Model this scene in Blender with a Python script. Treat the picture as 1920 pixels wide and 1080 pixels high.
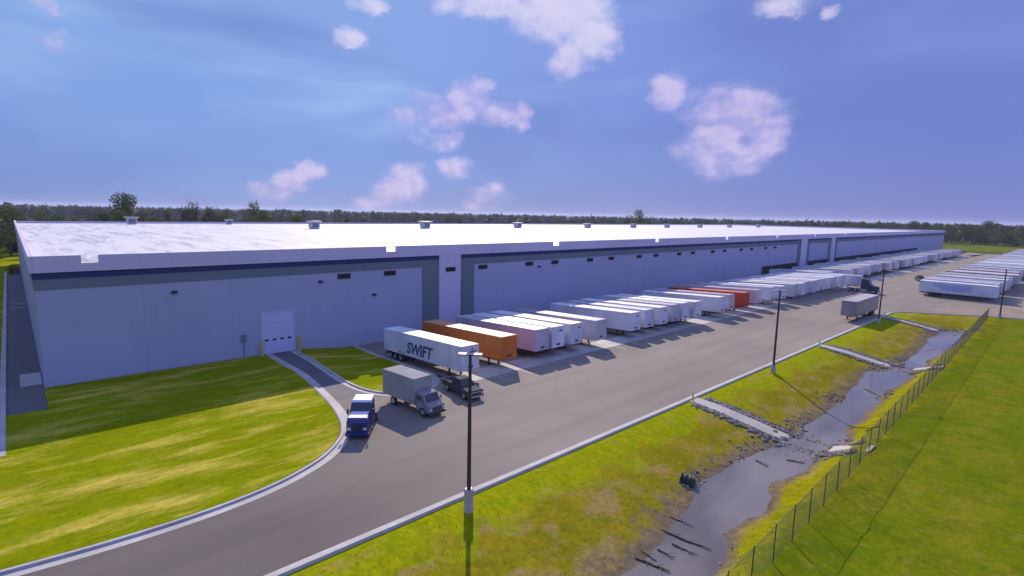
import bpy, bmesh, math, random
import numpy as np
from mathutils import Vector, Matrix
from mathutils import noise as mnoise

for o in list(bpy.data.objects): bpy.data.objects.remove(o)
S = bpy.context.scene
COL = S.collection
R = math.radians
random.seed(7); np.random.seed(7)

# ------------------------------------------------------------ camera
cam_d = bpy.data.cameras.new("camera"); cam = bpy.data.objects.new("camera", cam_d); COL.objects.link(cam)
a1 = np.array([1092.0, 116.0, -1007.6]); d1 = a1/np.linalg.norm(a1)
a2 = np.array([-946.0, 159.0, -1007.6]); d2 = a2-d1*(d1@a2); d2 /= np.linalg.norm(d2)
up = np.cross(d1, d2)
M = Matrix([list(map(float, d1)), list(map(float, d2)), list(map(float, up))]).to_4x4()
M.translation = Vector((0, 0, 19.6))
cam.matrix_world = M
cam_d.sensor_width = 36; cam_d.lens = 1007.6/1920*36
cam_d.clip_start = 0.5; cam_d.clip_end = 30000
S.camera = cam

# ------------------------------------------------------------ colour management
S.view_settings.view_transform = 'Standard'; S.view_settings.look = 'None'
S.view_settings.gamma = 1; S.view_settings.use_curve_mapping = False
S.view_settings.exposure = 0.75

# ------------------------------------------------------------ sun
SUN_DIR = Vector((1.0, 1.25, 1.0)).normalized()
sl = bpy.data.lights.new("sun", 'SUN'); sl.energy = 3.2; sl.angle = R(0.53); sl.color = (1.0, 0.88, 0.74)
so = bpy.data.objects.new("sun", sl); COL.objects.link(so)
so.rotation_euler = SUN_DIR.to_track_quat('Z', 'Y').to_euler()
so.location = (0, 0, 60)

# ------------------------------------------------------------ world
W = bpy.data.worlds.new("World"); S.world = W; W.use_nodes = True
nt = W.node_tree; nt.nodes.clear()
def N(t, **k):
    n = nt.nodes.new(t)
    for a, b in k.items(): setattr(n, a, b)
    return n
def Lk(a, b): nt.links.new(a, b)
def mth(op, a, b=None, c=None, clamp=False):
    n = N('ShaderNodeMath', operation=op); n.use_clamp = clamp
    for i, v in enumerate((a, b, c)):
        if v is None: continue
        if isinstance(v, (int, float)): n.inputs[i].default_value = v
        else: Lk(v, n.inputs[i])
    return n.outputs[0]
def mapr(v, a, b, c=0.0, d=1.0, smooth=True):
    n = N('ShaderNodeMapRange'); n.interpolation_type = 'SMOOTHSTEP' if smooth else 'LINEAR'
    Lk(v, n.inputs[0])
    for i, x in zip((1, 2, 3, 4), (a, b, c, d)): n.inputs[i].default_value = x
    return n.outputs[0]
def mixc(f, a, b, bt='MIX'):
    n = N('ShaderNodeMix', data_type='RGBA', blend_type=bt)
    if isinstance(f, (int, float)): n.inputs[0].default_value = f
    else: Lk(f, n.inputs[0])
    for i, v in ((6, a), (7, b)):
        if isinstance(v, tuple): n.inputs[i].default_value = (*v, 1)
        else: Lk(v, n.inputs[i])
    return n.outputs[2]
sky = N('ShaderNodeTexSky', sky_type='NISHITA'); sky.sun_disc = False
sky.sun_elevation = R(32); sky.sun_rotation = math.atan2(1.0, 1.25)
sky.air_density = 1.0; sky.dust_density = 0.4; sky.ozone_density = 2.0
tc = N('ShaderNodeTexCoord'); sp = N('ShaderNodeSeparateXYZ'); Lk(tc.outputs['Generated'], sp.inputs[0])
az = mth('MULTIPLY', mth('ARCTAN2', sp.outputs[1], sp.outputs[0]), 180/math.pi)
el = mth('MULTIPLY', mth('ARCSINE', sp.outputs[2]), 180/math.pi)
# clear-sky colour by direction (violet blue to the right, paler blue to the left)
SKY = {
 'right_low': (0.20, 0.24, 0.62), 'left_low': (0.235, 0.39, 0.77),
 'right_hi': (0.23, 0.30, 0.72), 'left_hi': (0.30, 0.495, 0.86)}
fa = mapr(az, 8, 78)
fe = mapr(el, 1, 17)
low = mixc(fa, SKY['right_low'], SKY['left_low']); hi = mixc(fa, SKY['right_hi'], SKY['left_hi'])
base = mixc(fe, low, hi)
cb = N('ShaderNodeCombineXYZ'); Lk(az, cb.inputs[0]); Lk(el, cb.inputs[1])
# long soft high cloud streaks
def fbm(scale_xy, s, det, rough, off=0.0, dist=0.0):
    mp = N('ShaderNodeMapping'); mp.inputs['Scale'].default_value = (scale_xy[0], scale_xy[1], 1); mp.inputs['Location'].default_value = (off, off*0.7, off)
    mp.inputs['Rotation'].default_value = (0, 0, R(6))
    Lk(cb.outputs[0], mp.inputs[0])
    n = N('ShaderNodeTexNoise'); n.inputs['Scale'].default_value = s; n.inputs['Detail'].default_value = det
    n.inputs['Roughness'].default_value = rough; n.inputs['Distortion'].default_value = dist
    Lk(mp.outputs[0], n.inputs[0]); return n
st = fbm((0.035, 0.16), 1.0, 5, 0.5, 3.1, 0.4)
stm = mth('MULTIPLY', mapr(st.outputs[0], 0.42, 0.72), mapr(az, 20, 70, 0.2, 0.95))
stm = mth('MULTIPLY', stm, mapr(el, 3, 9))
base = mixc(stm, base, (0.46, 0.66, 0.95))
dk = fbm((0.03, 0.09), 1.3, 3, 0.5, 21.0, 0.3)
base = mixc(mapr(dk.outputs[0], 0.45, 0.68, 0.0, 0.45), base, (0.155, 0.215, 0.56))
# cumulus, placed by compass direction and height
BL = [(26.0,7.9,2.6,2.6,1),(25.2,9.3,2.0,2.0,1),(42.3,19.1,5.0,3.1,1),(39.6,17.3,3.1,2.7,1),(45.6,20.0,4.3,2.1,.6),(41.3,14.9,2.6,2.2,.7),(31.6,11.7,2.0,1.9,.85),(29.0,11.1,1.3,1.6,.45),(26.9,9.4,3.4,2.7,.95),(24.5,9.5,3.6,2.7,.95),(22.6,8.0,2.4,2.5,.9),(27.2,6.1,4.2,2.8,.55),(24.2,6.0,2.7,2.4,.62),(56.1,9.3,3.4,2.0,.68),(51.8,10.8,2.2,2.0,.7),(50.5,12.3,1.4,1.0,.6),(48.5,9.6,2.5,1.4,.8),(46.3,9.7,1.0,1.5,.85),(54.2,6.8,2.1,1.2,.65),(56.6,7.5,2.1,1.1,.35),(53.1,4.3,1.8,1.4,.62),(67.6,3.3,1.8,1.2,.8),(69.2,2.2,2.1,1.2,.75),(71.2,0.9,2.6,1.1,.65),(57.7,2.7,2.0,2.0,.75),(59.3,1.4,2.9,1.8,.7),(61.5,0.5,2.6,1.0,.6),(49.1,1.5,2.4,1.4,.6),(50.5,0.4,2.8,0.8,.4),(86.8,14.3,1.2,0.7,.7),(85.8,12.7,0.6,0.7,.3),(86.2,11.5,0.7,0.9,.5),(63.6,15.7,1.6,0.9,.6),(61.8,18.6,2.8,0.7,.5),(22.2,18.4,2.6,1.1,.75),(18.3,17.5,0.9,0.6,.4),(50.9,19.4,4.7,1.2,.75),
      (120,24,14,6,.9),(150,12,12,4,.8),(-20,20,10,4,.9),(-60,12,14,4,.8),(-120,25,16,6,.8),(60,45,20,9,.7),(10,50,20,8,.7),(-90,60,40,8,.6),(180,50,20,8,.7)]
w1 = fbm((0.22, 0.30), 1.9, 10, 0.74, 1.7)
sub = N('ShaderNodeVectorMath', operation='SUBTRACT'); Lk(w1.outputs['Color'], sub.inputs[0]); sub.inputs[1].default_value = (0.5, 0.5, 0.5)
scl = N('ShaderNodeVectorMath', operation='MULTIPLY'); Lk(sub.outputs[0], scl.inputs[0]); scl.inputs[1].default_value = (3.1, 2.5, 0)
wp = N('ShaderNodeVectorMath', operation='ADD'); Lk(cb.outputs[0], wp.inputs[0]); Lk(scl.outputs[0], wp.inputs[1])
den = None; lit = None
for (a, e, rx, ry, wgt) in BL:
    e += 0.1+0.5*min(1, max(0, a/90))
    s1 = N('ShaderNodeVectorMath', operation='SUBTRACT'); Lk(wp.outputs[0], s1.inputs[0]); s1.inputs[1].default_value = (a, e, 0)
    s2 = N('ShaderNodeVectorMath', operation='MULTIPLY'); Lk(s1.outputs[0], s2.inputs[0]); s2.inputs[1].default_value = (1/rx/1.12, 1/ry/1.12, 0)
    s3 = N('ShaderNodeVectorMath', operation='LENGTH'); Lk(s2.outputs[0], s3.inputs[0])
    m = mapr(s3.outputs['Value'], 0.25, 1.6, 0.35+0.65*wgt, 0.0)
    den = m if den is None else mth('MAXIMUM', den, m)
tex = fbm((0.30, 0.42), 0.95, 9, 0.50, 9.3, 0.15)
tex2 = fbm((0.30, 0.42), 0.95, 9, 0.50, 9.3, 0.15)
mpo = tex2.inputs[0].links[0].from_node; l0 = mpo.inputs['Location'].default_value; mpo.inputs['Location'].default_value = (l0[0]-0.16, l0[1]+0.26, l0[2])
fld = mth('ADD', den, mth('MULTIPLY', mth('SUBTRACT', tex.outputs[0], 0.5), 1.45))
cm = mapr(fld, 0.26, 0.95)
cm = mth('MULTIPLY', cm, mapr(den, 0.08, 0.55))
relief = mapr(mth('SUBTRACT', tex.outputs[0], tex2.outputs[0]), -0.14, 0.12)
ccol = mixc(relief, (0.60, 0.51, 0.84), (0.88, 0.72, 0.93))
ccol = mixc(mapr(fld, 0.95, 0.45, 0, 0.5), ccol, (0.60, 0.56, 0.90))
ccol = mixc(mth('MULTIPLY', mapr(el, 11, 18), 0.65), ccol, (1.12, 1.02, 1.05))
skyc = mixc(mth('MULTIPLY', cm, 0.88), base, ccol)
# procedural clear sky blended into the Nishita sky
nis = mixc(1.0, sky.outputs[0], (0.62, 0.66, 1.0), 'MULTIPLY')
# added fill: unseen sky overhead and behind the camera brightened to lift shaded walls
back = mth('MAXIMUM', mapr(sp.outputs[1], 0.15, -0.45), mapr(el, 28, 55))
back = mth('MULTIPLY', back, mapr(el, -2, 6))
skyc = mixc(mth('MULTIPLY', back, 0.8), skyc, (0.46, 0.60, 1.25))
skyc = mixc(1.0, skyc, (5.0, 5.2, 6.0), 'MULTIPLY')
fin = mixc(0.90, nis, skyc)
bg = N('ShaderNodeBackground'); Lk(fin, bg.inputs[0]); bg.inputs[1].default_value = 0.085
wo = N('ShaderNodeOutputWorld'); Lk(bg.outputs[0], wo.inputs[0])

# ------------------------------------------------------------ helpers
def tag(o, label=None, cat=None, group=None, kind=None):
    if label: o['label'] = label
    if cat: o['category'] = cat
    if group: o['group'] = group
    if kind: o['kind'] = kind
    return o
def empty(name, loc, rz=0.0, rx=0.0):
    o = bpy.data.objects.new(name, None); o.empty_display_size = 0.5
    o.location = loc; o.rotation_euler = (rx, 0, rz); COL.objects.link(o); return o
class MB:
    def __init__(s): s.v = []; s.f = []; s.m = []
    def add(s, vs, fs, mi=0):
        k = len(s.v); s.v += [tuple(v) for v in vs]
        for f in fs: s.f.append(tuple(i+k for i in f)); s.m.append(mi)
    def box(s, x0, x1, y0, y1, z0, z1, mi=0):
        vs = [(x0,y0,z0),(x1,y0,z0),(x1,y1,z0),(x0,y1,z0),(x0,y0,z1),(x1,y0,z1),(x1,y1,z1),(x0,y1,z1)]
        s.add(vs, [(3,2,1,0),(4,5,6,7),(0,1,5,4),(1,2,6,5),(2,3,7,6),(3,0,4,7)], mi); return s
    def prism(s, prof, x0, x1, ins=0.0, zi=None, mi=0):
        # profile in (y,z), extruded over x; points above zi are drawn in by ins
        n = len(prof); vs = []
        for x, sg in ((x0, 1), (x1, -1)):
            for (y, z) in prof:
                d = ins*max(0.0, min(1.0, (z-zi[0])/(zi[1]-zi[0]))) if zi else 0
                vs.append((x+sg*d, y, z))
        fs = [tuple(range(n)), tuple(range(2*n-1, n-1, -1))]
        fs += [(i, i+n, (i+1) % n+n, (i+1) % n) for i in range(n)]
        s.add(vs, fs, mi); return s
    def tube(s, p, q, r0, r1=None, n=10, mi=0):
        r1 = r0 if r1 is None else r1
        p = Vector(p); q = Vector(q); d = (q-p).normalized()
        u = d.orthogonal().normalized(); w = d.cross(u); vs = []
        for c, r in ((p, r0), (q, r1)):
            for i in range(n):
                a = 2*math.pi*i/n; vs.append(c+(u*math.cos(a)+w*math.sin(a))*r)
        fs = [(i, (i+1) % n, (i+1) % n+n, i+n) for i in range(n)]
        fs += [tuple(range(n-1, -1, -1)), tuple(range(n, 2*n))]
        s.add(vs, fs, mi); return s
    def build(s, name, mat, parent=None, bevel=0.0, smooth=False):
        me = bpy.data.meshes.new(name); me.from_pydata(s.v, [], s.f)
        bm = bmesh.new(); bm.from_mesh(me); bmesh.ops.recalc_face_normals(bm, faces=bm.faces); bm.to_mesh(me); bm.free()
        for m in (mat if isinstance(mat, (list, tuple)) else [mat]): me.materials.append(m)
        for p, mi in zip(me.polygons, s.m): p.material_index = mi; p.use_smooth = smooth
        o = bpy.data.objects.new(name, me); COL.objects.link(o)
        if parent: o.parent = parent
        if bevel:
            b = o.modifiers.new('bevel', 'BEVEL'); b.width = bevel; b.segments = 2; b.limit_method = 'ANGLE'; b.angle_limit = R(35)
        return o
def np_mesh(name, verts, faces, mats, parent=None, mi=None):
    me = bpy.data.meshes.new(name); me.from_pydata(verts.tolist() if hasattr(verts, 'tolist') else verts, [], faces.tolist() if hasattr(faces, 'tolist') else faces)
    for m in (mats if isinstance(mats, (list, tuple)) else [mats]): me.materials.append(m)
    if mi is not None: me.polygons.foreach_set('material_index', mi)
    o = bpy.data.objects.new(name, me); COL.objects.link(o)
    if parent: o.parent = parent
    return o
def copy_tree(o, parent=None, override=None):
    c = o.copy(); COL.objects.link(c); c.parent = parent
    for ch in KIDS.get(o.name, []):
        copy_tree(ch, c)
    return c
KIDS = {}
def index_kids(o):
    KIDS[o.name] = list(o.children)
    for c in o.children: index_kids(c)

# ------------------------------------------------------------ materials
def mat(name, col, rough=0.6, metal=0.0, var=0.12, scale=1.0, var2=0.0, scale2=0.1, bump=0.0, bscale=None, coat=0.0, spec=None, stretch=(1,1,1), tint=None):
    m = bpy.data.materials.new(name); m.use_nodes = True; t = m.node_tree
    b = t.nodes['Principled BSDF']; b.inputs['Roughness'].default_value = rough; b.inputs['Metallic'].default_value = metal
    if coat: b.inputs['Coat Weight'].default_value = coat
    if spec is not None: b.inputs['Specular IOR Level'].default_value = spec
    g = t.nodes.new('ShaderNodeNewGeometry')
    mp = t.nodes.new('ShaderNodeMapping'); mp.inputs['Scale'].default_value = stretch; t.links.new(g.outputs['Position'], mp.inputs[0])
    n = t.nodes.new('ShaderNodeTexNoise'); n.inputs['Scale'].default_value = scale; n.inputs['Detail'].default_value = 6; n.inputs['Roughness'].default_value = 0.6
    t.links.new(mp.outputs[0], n.inputs[0])
    mr = t.nodes.new('ShaderNodeMapRange'); mr.inputs[1].default_value = 0.3; mr.inputs[2].default_value = 0.7
    mr.inputs[3].default_value = 1-var; mr.inputs[4].default_value = 1+var; t.links.new(n.outputs[0], mr.inputs[0])
    vm = t.nodes.new('ShaderNodeVectorMath'); vm.operation = 'SCALE'; vm.inputs[0].default_value = col[:3]; t.links.new(mr.outputs[0], vm.inputs['Scale'])
    last = vm.outputs[0]
    if var2:
        n2 = t.nodes.new('ShaderNodeTexNoise'); n2.inputs['Scale'].default_value = scale2; n2.inputs['Detail'].default_value = 4; t.links.new(mp.outputs[0], n2.inputs[0])
        m2 = t.nodes.new('ShaderNodeMapRange'); m2.inputs[1].default_value = 0.35; m2.inputs[2].default_value = 0.65; t.links.new(n2.outputs[0], m2.inputs[0])
        mx = t.nodes.new('ShaderNodeMix'); mx.data_type = 'RGBA'; t.links.new(m2.outputs[0], mx.inputs[0]); t.links.new(last, mx.inputs[6])
        c2 = tint if tint else tuple(c*(1+var2) for c in col[:3]); mx.inputs[7].default_value = (*c2, 1); last = mx.outputs[2]
    t.links.new(last, b.inputs['Base Color'])
    if bump:
        bp = t.nodes.new('ShaderNodeBump'); bp.inputs['Strength'].default_value = bump; bp.inputs['Distance'].default_value = 0.1
        n3 = t.nodes.new('ShaderNodeTexNoise'); n3.inputs['Scale'].default_value = bscale or scale*3; n3.inputs['Detail'].default_value = 4; t.links.new(mp.outputs[0], n3.inputs[0])
        t.links.new(n3.outputs[0], bp.inputs['Height']); t.links.new(bp.outputs[0], b.inputs['Normal'])
    return m
class G:   # small node graph helper for richer materials
    def __init__(s, name, rough=0.8, spec=0.3):
        s.m = bpy.data.materials.new(name); s.m.use_nodes = True; s.t = s.m.node_tree; s.b = s.t.nodes['Principled BSDF']
        s.b.inputs['Roughness'].default_value = rough; s.b.inputs['Specular IOR Level'].default_value = spec
        s.pos = s.t.nodes.new('ShaderNodeNewGeometry').outputs['Position']
        sp = s.t.nodes.new('ShaderNodeSeparateXYZ'); s.l(s.pos, sp.inputs[0]); s.x, s.y, s.z = sp.outputs
    def l(s, a, b): s.t.links.new(a, b)
    def mapv(s, sc=(1,1,1), rot=0.0, loc=(0,0,0)):
        n = s.t.nodes.new('ShaderNodeMapping'); n.inputs['Scale'].default_value = sc; n.inputs['Rotation'].default_value = (0,0,rot); n.inputs['Location'].default_value = loc
        s.l(s.pos, n.inputs[0]); return n.outputs[0]
    def noise(s, scale, det=5, rough=0.6, vec=None, dist=0.0):
        n = s.t.nodes.new('ShaderNodeTexNoise'); n.inputs['Scale'].default_value = scale; n.inputs['Detail'].default_value = det
        n.inputs['Roughness'].default_value = rough; n.inputs['Distortion'].default_value = dist
        s.l(vec if vec is not None else s.pos, n.inputs[0]); return n.outputs[0]
    def mr(s, v, a, b, c=0.0, d=1.0):
        n = s.t.nodes.new('ShaderNodeMapRange'); s.l(v, n.inputs[0])
        for i, q in zip((1,2,3,4), (a,b,c,d)): n.inputs[i].default_value = q
        return n.outputs[0]
    def math(s, op, a, b=0.0):
        n = s.t.nodes.new('ShaderNodeMath'); n.operation = op
        for i, v in enumerate((a, b)):
            if isinstance(v, (int, float)): n.inputs[i].default_value = v
            else: s.l(v, n.inputs[i])
        return n.outputs[0]
    def mix(s, f, a, b, bt='MIX'):
        n = s.t.nodes.new('ShaderNodeMix'); n.data_type = 'RGBA'; n.blend_type = bt
        if isinstance(f, (int, float)): n.inputs[0].default_value = f
        else: s.l(f, n.inputs[0])
        for i, v in ((6, a), (7, b)):
            if isinstance(v, tuple): n.inputs[i].default_value = (*v, 1)
            else: s.l(v, n.inputs[i])
        return n.outputs[2]
    def out(s, c, bump=None, bs=0.5, bd=0.1):
        s.l(c, s.b.inputs['Base Color'])
        if bump is not None:
            n = s.t.nodes.new('ShaderNodeBump'); n.inputs['Strength'].default_value = bs; n.inputs['Distance'].default_value = bd
            s.l(bump, n.inputs['Height']); s.l(n.outputs[0], s.b.inputs['Normal'])
        return s.m
MT = {}
# grass of the mown lawns round the yard
def grass_mat(name, light, dark, straw, straw_amt, warp=1.0):
    g = G(name, 1.0, 0.0)
    v = g.mapv((1.0, 2.6, 1.0), R(-12))
    big = g.mr(g.noise(0.09*warp, 4, 0.55, v), 0.36, 0.62)
    mid = g.mr(g.noise(0.55, 6, 0.7, v), 0.32, 0.68)
    fine = g.mr(g.noise(3.0, 4, 0.7), 0.28, 0.72, 0.80, 1.20)
    c = g.mix(mid, light, dark)
    c = g.mix(g.math('MULTIPLY', big, 0.55), c, tuple(x*0.62 for x in light))
    sv = g.mapv((0.6, 2.2, 1.0), R(-14), (13, 5, 0))
    sm = g.mr(g.noise(0.14, 8, 0.68, sv), 0.49, 0.68)
    c = g.mix(g.math('MULTIPLY', sm, straw_amt), c, straw)
    n = g.t.nodes.new('ShaderNodeVectorMath'); n.operation = 'SCALE'; g.l(c, n.inputs[0]); g.l(fine, n.inputs['Scale'])
    return g.out(n.outputs[0], g.noise(3.0, 5, 0.7), 0.2, 0.08)
MT['lawn'] = grass_mat('lawn_grass', (0.265, 0.285, 0.003), (0.135, 0.195, 0.003), (0.55, 0.42, 0.075), 0.9)
MT['field'] = grass_mat('field_grass', (0.048, 0.082, 0.003), (0.026, 0.055, 0.003), (0.082, 0.080, 0.010), 0.55)
# terrain: field grass, bright kerb strip, olive ditch banks, mud near the water
def terrain_mat():
    g = G('terrain_grass', 1.0, 0.0)
    v = g.mapv((2.2, 1.0, 1.0), R(8)); fine = g.mr(g.noise(3.0, 4, 0.7), 0.28, 0.72, 0.76, 1.24)
    mid = g.mr(g.noise(0.6, 6, 0.7, v), 0.33, 0.67); big = g.mr(g.noise(0.12, 4, 0.6), 0.38, 0.62)
    field = g.mix(mid, (0.150, 0.175, 0.004), (0.092, 0.140, 0.004))
    field = g.mix(g.math('MULTIPLY', g.mr(g.noise(0.16, 6, 0.65, g.mapv((0.5, 1.3, 1), R(20), (3, 8, 0))), 0.42, 0.66), 0.75), field, (0.215, 0.180, 0.012))
    field = g.mix(g.math('MULTIPLY', g.mr(g.noise(0.9, 5, 0.7, g.mapv((1, 0.6, 1), 0, (5, 1, 0))), 0.56, 0.68), 0.6), field, (0.24, 0.19, 0.045))
    lowf = g.mix(g.mr(g.noise(0.45, 6, 0.7), 0.45, 0.7, 0, 0.8), field, (0.070, 0.112, 0.004))
    kerb = g.mix(mid, (0.300, 0.300, 0.004), (0.175, 0.220, 0.004))
    kerb = g.mix(g.math('MULTIPLY', g.mr(g.noise(0.35, 6, 0.65, g.mapv((1, 2, 1), 0, (4, 0, 0))), 0.54, 0.68), 0.7), kerb, (0.32, 0.24, 0.05))
    bank = g.mix(g.mr(g.noise(0.5, 6, 0.7), 0.35, 0.65), (0.260, 0.210, 0.010), (0.160, 0.155, 0.008))
    bank = g.mix(g.math('MULTIPLY', g.mr(g.noise(0.3, 5, 0.6, g.mapv((1, 1.5, 1), 0, (9, 2, 0))), 0.5, 0.62), 0.75), bank, (0.29, 0.20, 0.075))
    edge = g.math('ADD', g.y, g.mr(g.noise(0.25, 5, 0.6), 0.3, 0.7, -2.2, 2.2))
    fb = g.mr(edge, 23.2, 24.6)                    # bank -> bright kerb strip
    c = g.mix(fb, bank, kerb)
    zz = g.math('ADD', g.z, g.mr(g.noise(0.9, 6, 0.7), 0.3, 0.7, -0.22, 0.22))
    mud = g.mix(g.mr(g.noise(1.2, 5, 0.7), 0.35, 0.65), (0.20, 0.150, 0.095), (0.105, 0.082, 0.052))
    c = g.mix(g.mr(zz, -0.98, -1.22), c, mud)
    far = g.mr(edge, 12.6, 11.2)
    rb = g.mr(edge, 16.2, 15.2)
    c = g.mix(g.math('MULTIPLY', rb, g.mr(zz, -1.1, -0.8)), c, g.mix(mid, (0.270, 0.240, 0.005), (0.150, 0.165, 0.005)))
    c = g.mix(far, c, lowf)
    df_ = g.t.nodes.new('ShaderNodeVectorMath'); df_.operation = 'LENGTH'; g.l(g.pos, df_.inputs[0])
    c = g.mix(g.mr(df_.outputs['Value'], 260, 460), c, (0.125, 0.150, 0.018))
    # grey-brown woodland floor far out
    d = g.t.nodes.new('ShaderNodeVectorMath'); d.operation = 'LENGTH'; g.l(g.pos, d.inputs[0])
    c = g.mix(g.mr(d.outputs['Value'], 700, 1000), c, (0.030, 0.036, 0.020))
    n = g.t.nodes.new('ShaderNodeVectorMath'); n.operation = 'SCALE'; g.l(c, n.inputs[0]); g.l(fine, n.inputs['Scale'])
    return g.out(n.outputs[0], g.noise(2.2, 6, 0.7), 0.2, 0.12)
MT['terrain'] = terrain_mat()
def asphalt_mat():
    g = G('asphalt', 0.9, 0.12)
    v = g.mapv((0.35, 1.2, 1), R(-6))
    a = g.mr(g.noise(0.10, 5, 0.6, v), 0.3, 0.7); f = g.mr(g.noise(14, 3, 0.8), 0.3, 0.7, 0.9, 1.1)
    c = g.mix(a, (0.218, 0.186, 0.152), (0.288, 0.247, 0.204))
    c = g.mix(g.math('MULTIPLY', g.mr(g.noise(0.05, 4, 0.5, g.mapv((1, 1, 1), 0, (31, 7, 0))), 0.52, 0.66), 0.5), c, (0.185, 0.155, 0.135))
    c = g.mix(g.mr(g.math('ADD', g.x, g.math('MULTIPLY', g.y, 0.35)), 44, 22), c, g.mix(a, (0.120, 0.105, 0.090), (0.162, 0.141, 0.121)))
    vo = g.t.nodes.new('ShaderNodeTexVoronoi'); vo.feature = 'DISTANCE_TO_EDGE'; vo.inputs['Scale'].default_value = 0.085; g.l(g.mix(0.12, g.pos, g.noise(0.5, 4)), vo.inputs[0])
    ck = g.mr(vo.outputs[0], 0.0035, 0.001); c = g.mix(g.math('MULTIPLY', ck, 0.16), c, (0.055, 0.048, 0.045))
    # tyre-darkened lanes and paving seams
    w = g.t.nodes.new('ShaderNodeTexWave'); w.bands_direction = 'Y'; w.inputs['Scale'].default_value = 0.085; w.inputs['Distortion'].default_value = 1.2; w.inputs['Detail'].default_value = 3; w.inputs['Detail Scale'].default_value = 0.4
    g.l(g.pos, w.inputs[0]); c = g.mix(g.mr(w.outputs['Fac'], 0.55, 0.95, 0, 0.25), c, (0.185, 0.155, 0.135))
    seam = g.mr(g.math('ABSOLUTE', g.math('SUBTRACT', g.math('FRACT', g.math('MULTIPLY', g.y, 0.2222)), 0.5)), 0.490, 0.499)
    c = g.mix(g.math('MULTIPLY', seam, 0.35), c, (0.07, 0.065, 0.065))
    st = g.mr(g.noise(0.8, 5, 0.65, g.mapv((1, 1, 1), 0, (77, 3, 0))), 0.66, 0.74)
    c = g.mix(g.math('MULTIPLY', st, 0.45), c, (0.06, 0.056, 0.056))
    n = g.t.nodes.new('ShaderNodeVectorMath'); n.operation = 'SCALE'; g.l(c, n.inputs[0]); g.l(f, n.inputs['Scale'])
    return g.out(n.outputs[0], g.noise(25, 3, 0.7), 0.15, 0.02)
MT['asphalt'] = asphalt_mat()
MT['asphalt_dark'] = mat('dark_asphalt', (0.095, 0.090, 0.095), 0.85, var=0.2, scale=2.0, var2=0.25, scale2=0.3, bump=0.15)
MT['concrete'] = mat('pale_concrete', (0.45, 0.42, 0.40), 0.8, var=0.14, scale=3.0, var2=-0.22, scale2=0.4, bump=0.15)
MT['path'] = mat('path_concrete', (0.42, 0.38, 0.33), 0.85, var=0.12, scale=2.0, var2=-0.2, scale2=0.5)
MT['dust'] = mat('dusty_gravel', (0.26, 0.20, 0.145), 0.95, var=0.25, scale=1.2, var2=-0.2, scale2=0.25)
def wall_mat(name, col, col2):
    g = G(name, 0.75, 0.2)
    a = g.mr(g.noise(0.12, 4, 0.6), 0.3, 0.7)
    c = g.mix(a, col, col2)
    fx = g.math('ABSOLUTE', g.math('SUBTRACT', g.math('FRACT', g.math('MULTIPLY', g.math('SUBTRACT', g.x, 1.4), 1/9.4)), 0.5))
    c = g.mix(g.math('MULTIPLY', g.mr(fx, 0.493, 0.497), 0.35), c, tuple(q*0.5 for q in col))
    # faint rain streaks
    s = g.mr(g.noise(1.2, 4, 0.6, g.mapv((1, 1, 0.06))), 0.45, 0.7, 1.0, 0.975)
    n = g.t.nodes.new('ShaderNodeVectorMath'); n.operation = 'SCALE'; g.l(c, n.inputs[0]); g.l(s, n.inputs['Scale'])
    return g.out(n.outputs[0], g.noise(6, 3, 0.6), 0.06, 0.02)
MT['wall'] = wall_mat('wall_paint', (0.43, 0.42, 0.57), (0.375, 0.38, 0.515))
MT['fascia'] = wall_mat('fascia_paint', (0.62, 0.55, 0.68), (0.58, 0.52, 0.65))
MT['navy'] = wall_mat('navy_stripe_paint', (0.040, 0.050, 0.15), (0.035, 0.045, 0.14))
MT['band'] = wall_mat('grey_band_paint', (0.175, 0.205, 0.235), (0.16, 0.19, 0.22))
def roof_mat():
    g = G('roof_membrane', 0.6, 0.3)
    v = g.mapv((1, 0.13, 1), R(3))
    st = g.mr(g.noise(0.42, 6, 0.65, v, 0.9), 0.48, 0.66)
    fade = g.mr(g.x, 140, 20)
    c = g.mix(g.math('MULTIPLY', st, g.math('MULTIPLY', fade, 0.8)), (0.62, 0.60, 0.61), (0.27, 0.27, 0.28))
    w = g.mr(g.math('ABSOLUTE', g.math('SUBTRACT', g.math('FRACT', g.math('MULTIPLY', g.x, 1/3.05)), 0.5)), 0.47, 0.495)
    c = g.mix(g.math('MULTIPLY', w, 0.35), c, (0.45, 0.45, 0.47))
    return g.out(c)
MT['roof'] = roof_mat()
MT['metal'] = mat('galvanised_metal', (0.42, 0.42, 0.45), 0.45, metal=0.6, var=0.15, scale=3)
MT['unit'] = mat('rooftop_unit_paint', (0.46, 0.44, 0.52), 0.6, var=0.12, scale=2)
MT['pole'] = mat('bronze_pole_paint', (0.045, 0.04, 0.045), 0.4, metal=0.3, var=0.2, scale=4)
MT['black'] = mat('black_rubber', (0.022, 0.022, 0.024), 0.7, var=0.3, scale=6)
MT['dark'] = mat('dark_steel', (0.05, 0.05, 0.06), 0.5, metal=0.3, var=0.3, scale=4)
MT['yellow'] = mat('yellow_paint', (0.60, 0.42, 0.02), 0.55, var=0.15, scale=5)
MT['white'] = mat('white_paint', (0.72, 0.70, 0.76), 0.4, var=0.08, scale=2)
MT['line'] = mat('line_paint', (0.42, 0.40, 0.38), 0.7, var=0.3, scale=6)
MT['door'] = mat('door_panel_paint', (0.56, 0.53, 0.74), 0.5, var=0.05, scale=1)
MT['red'] = mat('red_paint', (0.55, 0.03, 0.02), 0.45, var=0.12, scale=2)
MT['navytext'] = mat('navy_lettering', (0.06, 0.075, 0.20), 0.5, var=0.1, scale=2)
MT['glass'] = mat('dark_glass', (0.02, 0.025, 0.035), 0.08, var=0.1, scale=2, spec=0.8)
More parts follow.
